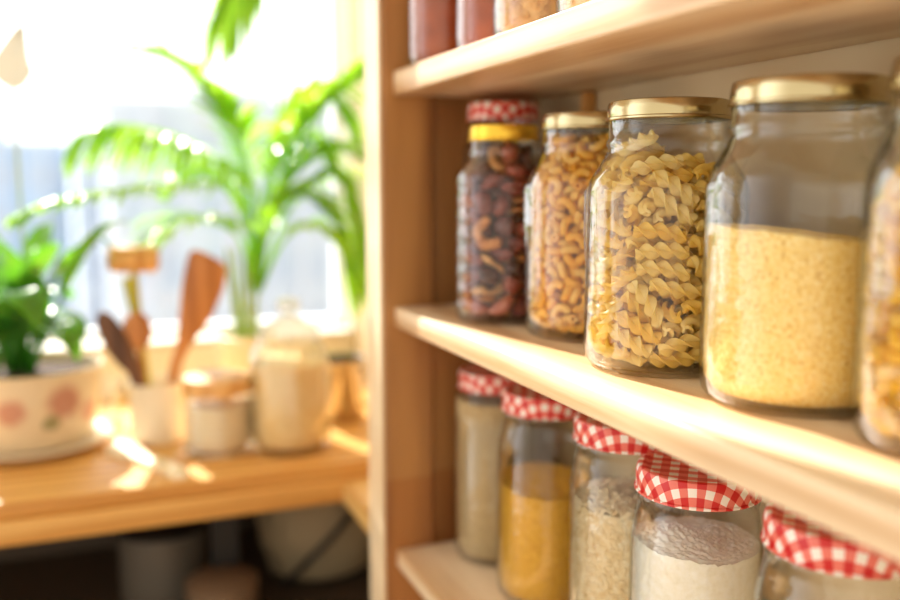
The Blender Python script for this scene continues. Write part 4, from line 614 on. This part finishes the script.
# bottom shelf
GB='gingham-lidded jars on the bottom shelf'
def bjar(label,x,y,R,Rl,Ht,rz): return make_jar('glass_jar',label,'jar',(x,y,BOT),R,Rl-.0022,Ht,Ht-.062,Ht-.026,Rl,.0185,M_ging,None,GB,rz=rz)
bjar('glass jar of pale grey-beige meal with a gingham lid, deepest in the bottom shelf corner',.4405,.9585,.0485,.0440,.2260,.2)
fill('pale_meal','pale grey-beige meal filling the deepest gingham-lidded jar','meal',(.4405,.9585,BOT),.0463,.196,M_oat,nz(1,.003,30))
bjar('glass jar half full of yellow millet under a gingham lid',.449,.8410,.0538,.0498,.2265,1.08)
fill('millet','yellow millet grain lying half way up a gingham-lidded jar','millet',(.449,.8410,BOT),.0515,.128,M_millet,lambda x,y:.10*(y-.2*x)+.002*noise.noise(Vector((x*60,y*60,4))))
bjar('glass jar of white rice grains under a gingham lid',.450,.6860,.0525,.0500,.2350,.99)
bjar('glass jar of white flour with crumbly top under a gingham lid',.450,.5830,.0528,.0500,.2200,.907)
fill('flour','white flour with a crumbly heaped surface inside the gingham-lidded jar','flour',(.450,.5830,BOT),.0506,.160,M_flour,lambda x,y:.002*noise.noise(Vector((x*45,y*45,2)))+.0012*noise.noise(Vector((x*220,y*220,5)))+.0014*noise.noise(Vector((x*480,y*480,9)))+.013*math.exp(-((x+.020)**2+(y-.004)**2)/.0007),n=160,rings=56)
bjar('nearest glass jar with a gingham lid, beside the flour jar on the bottom shelf',.450,.4310,.0537,.0500,.2310,.80)
# rice: grains laid over a core
rr=random.Random(8); p=(.450,.6860,BOT)
core=fill('rice','loose white rice grains filling a gingham-lidded jar','rice',p,.0478,.158,M_rice,nz(2,.004,40))
bm=bmesh.new(); bm.from_mesh(core.data)
def grain(c,q,s=1):
    rows=[]; L,r=.0033*s,.00125*s
    for t in (-1,-.6,0,.6,1):
        rad=r*math.sqrt(max(0,1-t*t*.92)); rows.append([bm.verts.new(c+q@Vector((rad*math.cos(PI/3*i),rad*math.sin(PI/3*i),t*L))) for i in range(6)])
    for a,b in zip(rows,rows[1:]):
        for i in range(6): bm.faces.new((a[i],a[(i+1)%6],b[(i+1)%6],b[i]))
    bm.faces.new(rows[0][::-1]); bm.faces.new(rows[-1])
for k in range(4200):
    a=rr.uniform(0,2*PI); z=rr.uniform(.016,.164); rad=.0484+rr.uniform(-.001,.0004)
    rv=Vector((math.cos(a),math.sin(a),0)); tq=Vector((-math.sin(a),math.cos(a),0)); an=rr.uniform(0,PI); dv=(tq*math.cos(an)+Vector((0,0,1))*math.sin(an)+rv*rr.uniform(-.15,.15)).normalized()
    grain(rv*rad+Vector((0,0,z)),dv.to_track_quat('Z','Y'))
for k in range(2600):
    a=rr.uniform(0,2*PI); rad=.047*math.sqrt(rr.random()); x,y=rad*math.cos(a),rad*math.sin(a)
    grain(Vector((x,y,.159+.016*math.exp(-((x+.01)**2+(y-.0)**2)/.0009)*rr.uniform(.0,1)+rr.uniform(0,.003)+nz(2,.004,40)(x,y))),Vector((rr.gauss(0,1),rr.gauss(0,1),rr.gauss(0,.3))).normalized().to_track_quat('Z','Y'))
bm.to_mesh(core.data); bm.free()
# top shelf
GT='jars on the top shelf'
def tjar(label,x,y,R,Ht,lid,rz=0): return make_jar('glass_jar',label,'jar',(x,y,TOP),R,R*.80,Ht,Ht-.07,Ht-.03,R*.82,.016,lid,None,GT,rz=rz)
tjar('glass jar of dark brown-red preserve at the far end of the top shelf',.377,.9635,.0400,.19,M_gold)
fill('preserve','brown-red preserve in the farthest jar on the top shelf','preserve',(.377,.9635,TOP),.0376,.150,M_sauce)
tjar('second glass jar of brown-red preserve, beside the farthest jar on top',.390,.8545,.0400,.19,M_gold)
fill('preserve','brown-red preserve in the second jar on the top shelf','preserve',(.390,.8545,TOP),.0376,.155,M_sauce)
tjar('glass jar of tan grain flakes standing on the top shelf',.401,.7640,.0500,.20,M_gold)
tjar('glass jar of pale grain flakes on the top shelf at the upper frame edge',.412,.6560,.0530,.20,M_gold)
def flakes(label,p,R,H,seed):
    rr=random.Random(seed); c=fill('grain_flakes',label,'cereal',p,R-.004,H,M_flake); bm=bmesh.new(); bm.from_mesh(c.data)
    for k in range(900):
        a=rr.uniform(0,2*PI); z=rr.uniform(.016,H); rv=Vector((math.cos(a),math.sin(a),0)); q=(rv+Vector((rr.gauss(0,.25),rr.gauss(0,.25),rr.gauss(0,.35)))).normalized().to_track_quat('Z','Y')
        cpt=rv*(R-.0035)+Vector((0,0,z)); s=rr.uniform(.003,.0048); s2=s*rr.uniform(.6,.9)
        t=[bm.verts.new(cpt+q@Vector((s*math.cos(PI/4*i),s2*math.sin(PI/4*i),-.0004))) for i in range(8)]; u=[bm.verts.new(cpt+q@Vector((s*.7*math.cos(PI/4*i),s2*.7*math.sin(PI/4*i),.0011))) for i in range(8)]
        for i in range(8): bm.faces.new((t[i],t[(i+1)%8],u[(i+1)%8],u[i]))
        bm.faces.new(u); bm.faces.new(t[::-1])
    bm.to_mesh(c.data); bm.free()
flakes('tan grain flakes in the third jar on the top shelf',(.401,.7640,TOP),.0478,.14,4)
flakes('pale grain flakes in the fourth jar on the top shelf',(.412,.6560,TOP),.0508,.15,6)

# ================================================================ things on the counter
# canister
p=(.284,1.402,CT); c=thing('glass_canister','tall glass canister of flour with a domed knob lid on the counter','canister',p)
out=[(0,.003),(.050,.002),(.057,.0),(.0615,.004),(.0635,.014),(.0640,.10),(.0630,.135),(.0580,.160),(.0500,.172),(.0465,.178)]
obj('glass_body',lathe(out+[(r-.003 if r>0 else 0,z+(.005 if z<.01 else 0)) for r,z in out[::-1]],64),M_glass2,c,angle=60)
obj('lid',lathe([(.0462,.179),(.0495,.180),(.0490,.186),(.040,.200),(.022,.208),(.011,.212),(.0095,.217),(.016,.223),(.0195,.231),(.016,.239),(.007,.243),(0,.2435)],56),M_lid,c,angle=60)
fill('flour','cream flour filling the tall glass canister on the counter','flour',p,.0600,.142,M_sugar,nz(5,.004,30),z0=.009)
# low jar with wooden lid
p=(.174,1.425,CT); c=thing('glass_jar','low round glass jar with a wooden lid on the counter','jar',p)
out=[(0,.003),(.046,.001),(.050,.002),(.0535,.010),(.0540,.060),(.0530,.078),(.0490,.086),(.0475,.096)]
rib=lambda a,r,z:.0
o2=[]
for k in range(40):
    z=.010+.068*k/39; o2.append((.0535+.0009*math.sin(z*2*PI/.0105),z))
out=out[:3]+o2+out[-2:]
obj('glass_body',lathe(out+[(r-.0035 if r>0 else 0,z+(.004 if z<.009 else 0)) for r,z in out[::-1]],56),M_glass2,c,angle=60)
obj('lid',lathe([(0,.0965),(.0515,.0965),(.0530,.098),(.0532,.118),(.0515,.1215),(.045,.123),(0,.1235)],56),M_util2,c,angle=30)
fill('sugar','white sugar inside the low wooden-lidded jar','sugar',p,.0482,.078,M_white,nz(4,.003,30),z0=.008)
# utensil crock
p=(.0868,1.521,CT); c=obj('utensil_crock',lathe([(0,0),(.037,0),(.0395,.002),(.0405,.010),(.0425,.095),(.0430,.099),(.0420,.1005),(.0395,.099),(.0370,.012),(0,.010)],56),M_crock,angle=50); c.location=p
tag(c,'white ceramic crock holding wooden kitchen utensils','crock')
GU='utensils standing in the crock'
def flat(name,label,pts,Y,th,mat,dy=0,cat='utensil'):
    P=[at(x,y,Y) for x,y in pts]; P=[Vector((q.x,Y,q.z)) for q in P]; c0=sum(P,Vector())/len(P)
    bm=slab(bmesh.new(),[q-c0 for q in P],th,.0012); o=obj(name,bm,mat,angle=50); o.location=c0+Vector((0,dy,0)); tag(o,label,cat,GU); return o
sp=lambda pts,n=40:[(q.x,q.y) for q in spline([Vector((a,b,0)) for a,b in pts],n)]
flat('wooden_spatula','broad brown wooden spatula with slanted end standing in the crock',sp([(168,428),(168,374),(176,345),(179,318),(182,286),(188,257),(194,250),(208,254),(224,264),(227,274),(221,296),(209,322),(191,346),(180,374),(176,428)]),1.535,.006,M_util)
flat('wooden_paddle','dark narrow wooden paddle leaning out on the pot side of the crock',sp([(134,428),(130,380),(117,364),(104,346),(96,324),(100,312),(112,315),(126,334),(136,354),(142,378),(145,428)]),1.505,.005,M_dkut)
sp_=thing('wooden_spoon','small round-bowled wooden spoon standing in the crock','spoon',at(150,428,1.512),group=GU)
b0=at(150,428,1.512); hd=at(137,331,1.512)-b0
obj('handle',tube(bmesh.new(),spline([Vector((0,0,0)),hd*.5,hd*.86],10),lambda t:.0050-.001*t,10),M_util,sp_)
bm=bmesh.new(); bmesh.ops.create_icosphere(bm,subdivisions=3,radius=1)
for v in bm.verts:
    q=v.co.copy(); k=-.35*max(0,-q.y)*(1-min(1,(q.x*q.x+q.z*q.z))); v.co=Vector((q.x*.0235,q.y*.008-(.006*k if q.y<0 else 0),q.z*.032))
bmesh.ops.translate(bm,vec=hd,verts=bm.verts); obj('bowl',bm,M_util,sp_)
ml=thing('wooden_mallet','wooden kitchen mallet with wide rounded head and olive handle in crock','mallet',at(148,428,1.528),group=GU)
b0=at(148,428,1.528); a0=at(107,259,1.528)-b0; a1=at(159,259,1.528)-b0; hm=(a0+a1)/2
ax=(a1-a0); Lh=ax.length; bm=lathe([(0,0),(.014,.0005),(.0195,.004),(.0215,.010),(.0215,Lh-.010),(.0195,Lh-.004),(.014,Lh-.0005),(0,Lh)],40)
q=ax.to_track_quat('Z','Y'); 
for v in bm.verts: v.co=q@v.co+a0
obj('head',bm,M_util2,ml); obj('handle',tube(bmesh.new(),[Vector((0,0,0)),hm*.5,hm-Vector((0,0,.021))],.0062,12),M_green,ml)
st=obj('whisk_stick',tube(bmesh.new(),[at(154,428,1.540),at(143,350,1.545),at(126,278,1.552)],lambda t:.0045+.003*t,10),M_green); tag(st,'thin olive-green utensil handle sticking up beside the mallet','utensil',GU)
# scoop lying on the counter
P=[(.004,1.470),(.012,1.505),(.034,1.512),(.050,1.490),(.058,1.452),(.068,1.425),(.090,1.385),(.112,1.330),(.116,1.305),(.104,1.297),(.090,1.306),(.072,1.350),(.052,1.392),(.038,1.418),(.018,1.440)]
s_=obj('wooden_scoop',slab(bmesh.new(),[Vector((q.x,q.y,0)) for q in spline([Vector((a,b,0)) for a,b in P]+[Vector((*P[0],0))],60)[:-1]],.009,.002),M_scoop,angle=50)
s_.location=(0,0,CT+.0004); tag(s_,'pale wooden scoop lying flat on the counter in the sun','scoop')
bb=min((v.co.z for v in s_.data.vertices)); s_.location.z-=bb
# tumbler, mug
t_=obj('drinking_glass',lathe([(0,0),(.024,0),(.027,.002),(.032,.085),(.0305,.085),(.0258,.008),(0,.007)],40),M_glass2,angle=50); q=at(107,440,1.63); t_.location=(q.x,1.63,CT); tag(t_,'small clear drinking glass behind the scoop beside the flower pot','glass')
m_=thing('steel_mug','shiny steel mug with a handle at the far end of the counter','mug',(.405,1.545,CT))
obj('mug_body',lathe([(0,0),(.041,0),(.0435,.003),(.0440,.108),(.0452,.110),(.0440,.1112),(.0425,.110),(.0420,.006),(0,.005)],56),M_steel,m_,angle=40)
h=[Vector((.043,0,.088)),Vector((.062,0,.092)),Vector((.072,0,.070)),Vector((.068,0,.040)),Vector((.043,0,.024))]
hb=tube(bmesh.new(),spline(h,20),.0042,10); bmesh.ops.rotate(hb,matrix=Matrix.Rotation(-.6,3,'Z'),verts=hb.verts); obj('handle',hb,M_steel,m_)
# ---- leaves
def blade(bm,path,wid,n=14,fold=.25,side=None):
    "leaf blade along a path: midrib fold, pointed tip, undulating edge"
    P=spline(path,n); rows=[]
    for k,p in enumerate(P):
        t=k/n; d=(P[min(k+1,n)]-P[max(k-1,0)]).normalized(); s=(side or d.cross(Vector((0,0,1))))
        s=(s-d*s.dot(d)); s=s.normalized() if s.length>1e-4 else Vector((1,0,0)); nn=s.cross(d)
        w=wid*(math.sin(PI*min(1,max(0,t)**.75))**.8 if 0<t<1 else 0)+.0004
        rows.append([bm.verts.new(p+s*(w*u)+nn*(w*fold*abs(u)+.05*w*math.sin(9*t)*abs(u))) for u in (-1,-.55,0,.55,1)])
    for a,b in zip(rows,rows[1:]):
        for i in range(4): bm.faces.new((a[i],a[i+1],b[i+1],b[i]))
def frond(name,pts,parent,origin,leaf=.11,nl=22,wid=.0085,droop=.35,start=.30,seed=0,hang=0):
    rr=random.Random(seed); P=[at(x,y,Y)-origin for x,y,Y in pts]; S=spline(P,48)
    bm=bmesh.new(); tube(bm,S,lambda t:.0034*(1-.8*t)+.0005,6)
    for k in range(nl):
        t=start+(1-start)*(k+.5)/nl; i=int(t*48); p=S[i]; d=(S[min(i+1,48)]-S[max(i-1,0)]).normalized()
        s=d.cross(Vector((0,0,1))); s=s.normalized() if s.length>.05 else Vector((1,0,0)); up=s.cross(d)
        u=(t-start)/(1-start); L=leaf*(.55+.45*math.sin(PI*min(1,u*.9+.12)))*rr.uniform(.85,1.1)
        for sg in (-1,1):
            v=(d*(.55+.35*u)+s*sg*(.85-.3*u)+up*.18+Vector((rr.gauss(0,.06),rr.gauss(0,.06),rr.gauss(0,.06)-hang))).normalized()
            g=Vector((0,0,-1)); pa=[p,p+v*L*.35+g*L*.02,p+v*L*.7+g*L*droop*.30,p+v*L*.95+g*L*droop*.75]
            blade(bm,pa,wid*rr.uniform(.85,1.15),8,.25)
    return obj(name,bm,M_leaf,parent,angle=60)
# palm
pp=Vector((.2625,1.70,CT)); palm=thing('potted_palm','tall feathery green palm in a small cream pot by the window','plant',pp)
obj('pot',lathe([(0,0),(.038,0),(.040,.003),(.052,.118),(.055,.120),(.055,.138),(.052,.139),(.0505,.120),(.038,.012),(0,.012)],48),M_cer,palm,angle=40)
obj('soil',lathe([(0,.110),(.0488,.110),(.0492,.116),(0,.122)],32),M_soil,palm)
sb=bmesh.new()
for k,(dx,dy) in enumerate(((-.012,0),(.010,.008),(.004,-.012),(-.002,.014),(.018,-.004))):
    tube(sb,spline([Vector((dx,dy,.116)),Vector((dx*1.3-.004,dy*1.4,.20)),Vector((dx*2.0-.006,dy*2,.30))],12),lambda t:.0060-.0025*t,8)
obj('stem',sb,M_stem,palm)
FR=[([(256,292,1.70),(250,215,1.69),(226,165,1.66),(170,134,1.63),(115,124,1.62),(82,134,1.62)],.095,24,.34,.9),
 ([(254,290,1.71),(250,200,1.71),(230,122,1.72),(200,84,1.70),(168,60,1.69),(138,50,1.68)],.075,20,.42,.3),
 ([(259,292,1.70),(278,120,1.66),(290,-30,1.62),(272,-70,1.60),(246,-30,1.58),(226,22,1.57)],.13,20,.55,.5),
 ([(259,290,1.69),(274,200,1.64),(306,128,1.60),(342,92,1.58),(372,76,1.55)],.14,26,.30,.3),
 ([(260,290,1.69),(288,212,1.66),(328,176,1.62),(356,196,1.58),(370,240,1.55)],.11,24,.30,.5),
 ([(255,290,1.69),(240,240,1.66),(212,222,1.63),(184,222,1.61),(160,236,1.60)],.10,18,.30,.4),
 ([(258,290,1.70),(266,185,1.68),(292,112,1.66),(322,92,1.64),(344,120,1.63)],.11,22,.34,.5),
 ([(254,290,1.68),(240,195,1.62),(195,184,1.56),(125,190,1.52),(62,200,1.50),(18,217,1.49)],.055,22,.34,.6),
 ([(260,290,1.68),(284,240,1.65),(314,226,1.62),(338,248,1.61),(350,278,1.60)],.11,20,.30,.5),
 ([(257,290,1.70),(256,210,1.68),(244,150,1.66),(226,120,1.64),(214,104,1.64)],.11,20,.36,.3),
 ([(258,290,1.70),(268,220,1.67),(300,170,1.65),(338,150,1.61),(366,164,1.58)],.11,24,.30,.4),
 ([(258,290,1.70),(262,200,1.70),(284,148,1.71),(308,140,1.71),(326,160,1.70)],.10,22,.34,.4),
 ([(257,292,1.69),(262,245,1.65),(282,205,1.62),(306,198,1.60),(326,214,1.59)],.11,20,.30,.4),
 ([(255,292,1.71),(246,232,1.71),(228,190,1.72),(204,176,1.73),(184,184,1.73)],.10,18,.34,.4)]
for k,(pts,lf,nl,st0,dr) in enumerate(FR): frond('frond',pts,palm,pp,lf*1.12,int(nl*1.6),.0056,dr,st0,k,hang=.35 if k==2 else (.35 if k==0 else 0))
# peace lily in a flowered pot
lp=Vector((-.104,1.56,CT+.0145)); lily=thing('potted_peace_lily','dark green peace lily in a cream pot painted with pink roses','plant',lp)
def pot_mat():
    t=NT('rose_painted_ceramic'); tc=t.coord((1,1,1)); c=srgb(228,210,180)
    blobs=[((.0560,-.0930,.074),.034,srgb(186,124,108)),((.0920,-.0560,.052),.022,srgb(206,142,124)),((.0350,-.1020,.046),.017,srgb(136,136,92)),((-.02,-.1070,.066),.026,srgb(196,134,116)),((.0720,-.0830,.044),.012,srgb(150,146,104))]
    ns=t.n('ShaderNodeTexNoise'); ns.inputs['Scale'].default_value=45; t.l(tc,ns.inputs['Vector'])
    wob=t.n('ShaderNodeVectorMath',operation='MULTIPLY_ADD'); t.l(ns.outputs['Color'],wob.inputs[0]); wob.inputs[1].default_value=(.018,.018,.018); t.l(tc,wob.inputs[2])
    col=c
    for (px_,py_,pz_),r,k in blobs:
        d=t.n('ShaderNodeVectorMath',operation='DISTANCE'); t.l(wob.outputs[0],d.inputs[0]); d.inputs[1].default_value=(px_+.009,py_+.009,pz_+.009)
        f=t.ramp(t.math('DIVIDE',d.outputs['Value'],r),[(.55,(.85,.85,.85,1)),(1,(0,0,0,1))]); col=t.mixc(col,k,f)
    return t.done(t.pr(col,.3))
obj('pot',lathe([(0,0),(.088,0),(.093,.004),(.101,.030),(.1085,.080),(.1110,.116),(.1140,.119),(.1110,.121),(.1075,.118),(.1040,.080),(.090,.014),(0,.012)],72),pot_mat(),lily,angle=40)
obj('soil',lathe([(0,.102),(.1035,.100),(.1040,.104),(0,.110)],40),M_soil,lily)
rl=random.Random(21)
def lleaf(pts,wid):
    bm=bmesh.new(); P=[at(x,y,Y)-lp for x,y,Y in pts]; S=spline(P,20); tube(bm,S[:9],lambda t:.0032,6); blade(bm,[S[7],S[11],S[16],S[20]],wid,14,.22); obj('leaf',bm,M_lily,lily,angle=60)
for pts,wd in (([(30,372,1.54),(60,300,1.50),(95,235,1.45),(132,222,1.42)],.020),([(25,372,1.55),(40,310,1.53),(66,262,1.50),(96,240,1.47),(112,250,1.46)],.016),
  ([(20,372,1.56),(28,300,1.54),(44,262,1.52),(58,242,1.50)],.030),([(15,372,1.56),(10,290,1.56),(2,250,1.55),(-14,228,1.55)],.036),([(18,372,1.55),(24,310,1.48),(20,290,1.44),(40,330,1.40)],.036),
  ([(32,372,1.56),(50,330,1.54),(66,318,1.52),(86,340,1.50)],.030),([(10,372,1.54),(-5,320,1.47),(-22,300,1.43),(-40,330,1.40)],.040),([(22,372,1.58),(34,280,1.62),(40,240,1.64),(52,222,1.66)],.026),
  ([(12,372,1.57),(6,310,1.60),(-2,275,1.62),(-6,240,1.63)],.040),([(26,372,1.53),(40,335,1.48),(62,330,1.44),(78,362,1.42)],.028),([(16,372,1.54),(16,330,1.50),(10,300,1.47),(-4,296,1.44)],.034),
  ([(28,372,1.56),(44,310,1.57),(60,290,1.58),(70,300,1.59)],.030),([(20,372,1.55),(26,340,1.52),(34,310,1.50),(36,290,1.49)],.034),([(8,372,1.56),(0,345,1.52),(-10,335,1.49),(-25,350,1.46)],.034)): lleaf(pts,wd)
for k in range(12):
    x0=rl.uniform(-10,34); x1=x0+rl.uniform(-45,48); y1=rl.uniform(225,335); Y1=1.56+rl.uniform(-.09,.06)
    lleaf([(x0,372,1.56),(x0+(x1-x0)*.3,(372+y1)/2-6,1.56+(Y1-1.56)*.5),(x0+(x1-x0)*.7,y1+4,Y1),(x1,y1+rl.uniform(-6,28),Y1)],rl.uniform(.024,.038))
fl=[at(x,y,Y)-lp for x,y,Y in ((22,372,1.56),(27,300,1.55),(20,200,1.54),(13,90,1.53))]
sm=obj('flower_stem',tube(bmesh.new(),spline(fl,24),.0026,8),plain('lily_flower_stem',srgb(176,196,170),.5),lily)
bm=bmesh.new(); a,b,c_=(at(13,90,1.53)-lp),(at(15,58,1.525)-lp),(at(23,22,1.53)-lp)
blade(bm,[a,a.lerp(b,.6),b,c_],.031,16,.30,side=Vector((CR.x,CR.y,0))); obj('spathe',bm,M_spathe,lily,angle=60)
sc_=obj('saucer',lathe([(0,0),(.085,0),(.092,.002),(.118,.012),(.124,.0165),(.1225,.0185),(.116,.015),(.094,.0125),(0,.0125)],72),M_cer,angle=50); sc_.location=(lp.x,lp.y,CT+.0003); tag(sc_,'cream saucer under the rose-painted flower pot','saucer')
# ---- under the counter
US=CT-.315
q=at(165,560,1.60); po=thing('cooking_pot','grey metal cooking pot stored below the counter','pot',(q.x,1.62,US+.001))
obj('pot_body',lathe([(0,0),(.068,0),(.075,.006),(.076,.125),(.079,.127),(.076,.129),(.072,.126),(.070,.008),(0,.006)],56),plain('grey_enamel',srgb(104,96,86),.4),po,angle=40)
obj('lid',lathe([(.0785,.130),(.0785,.134),(.052,.148),(.018,.156),(.010,.158),(.010,.166),(.017,.172),(.014,.180),(0,.182)],56),M_black,po,angle=40)
q=at(220,600,1.50); bo=obj('lidded_bowl',lathe([(0,0),(.032,0),(.035,.003),(.056,.040),(.060,.082),(.057,.084),(.048,.092),(.020,.098),(0,.099)],48),plain('beige_clay',srgb(128,104,82),.5),angle=40); bo.location=(q.x,1.46,US+.001); tag(bo,'small beige lidded bowl in front of the cooking pot','bowl')
q=at(325,570,1.58); sk=thing('cloth_bag','beige cloth bag with a dark strap stored under the counter corner','bag',(q.x,1.60,US+.001))
bm=bmesh.new(); bmesh.ops.create_icosphere(bm,subdivisions=4,radius=1)
for v in bm.verts:
    a=v.co.normalized(); k=1+.06*noise.noise(a*3)+.03*noise.noise(a*8); v.co=Vector((a.x*.118*k,a.y*.085*k,max(.0,.105+a.z*.105*k) if a.z>-.5 else .0+.0525*(1+a.z)))
obj('bag_body',bm,plain('beige_canvas',srgb(164,146,116),.8,bumps=(50,.3)),sk)
S=[Vector((-.085,-.062,.020)),Vector((-.045,-.090,.070)),Vector((.0,-.094,.112)),Vector((.05,-.080,.160)),Vector((.085,-.040,.188))]
obj('strap',tube(bmesh.new(),spline(S,20),.006,8),M_black,sk)

# ================================================================ light, sky, camera
AZ,EL=math.radians(-11.5),math.radians(39)
sd=Vector((math.sin(AZ)*math.cos(EL),math.cos(AZ)*math.cos(EL),math.sin(EL)))
sun=bpy.data.lights.new('sun','SUN'); sun.energy=SUN; sun.color=(1,.94,.86); sun.angle=math.radians(.6)
so=bpy.data.objects.new('sun',sun); COL.objects.link(so); so.rotation_euler=sd.to_track_quat('Z','Y').to_euler(); so.location=(0,8,8)
wd=bpy.data.worlds.new('sky'); sc.world=wd; wd.use_nodes=True; nt=wd.node_tree; nt.nodes.clear()
N=lambda k:nt.nodes.new(k)
o_=N('ShaderNodeOutputWorld'); bg=N('ShaderNodeBackground'); tc=N('ShaderNodeTexCoord'); sx=N('ShaderNodeSeparateXYZ'); rp=N('ShaderNodeValToRGB'); mr=N('ShaderNodeMapRange')
nt.links.new(tc.outputs['Generated'],sx.inputs[0]); nt.links.new(sx.outputs[1],mr.inputs[0]); mr.inputs[1].default_value=-.35; mr.inputs[2].default_value=.35; mr.interpolation_type='SMOOTHSTEP'
nt.links.new(mr.outputs[0],rp.inputs[0]); nt.links.new(rp.outputs[0],bg.inputs[0]); nt.links.new(bg.outputs[0],o_.inputs[0])
cr=rp.color_ramp; cr.elements[0].position=0; cr.elements[0].color=ROOM; cr.elements[1].position=1; cr.elements[1].color=OUT
bg.inputs[1].default_value=1
cam=bpy.data.cameras.new('camera'); cam.sensor_width=36; cam.lens=36; cam.clip_start=.01; cam.clip_end=500
cam.dof.use_dof=True; cam.dof.focus_distance=.69; cam.dof.aperture_fstop=1.95
co=bpy.data.objects.new('camera',cam); COL.objects.link(co); co.matrix_world=Matrix(((CR.x,CU.x,-CF.x,0),(CR.y,CU.y,-CF.y,0),(CR.z,CU.z,-CF.z,ZC),(0,0,0,1)))
sc.camera=co
sc.view_settings.view_transform='Standard'; sc.view_settings.look='None'; sc.view_settings.exposure=EXPO; sc.view_settings.gamma=1; sc.view_settings.use_curve_mapping=False
sc.cycles.use_denoising=True; sc.cycles.transparent_max_bounces=64; sc.cycles.max_bounces=10; sc.cycles.sample_clamp_indirect=6
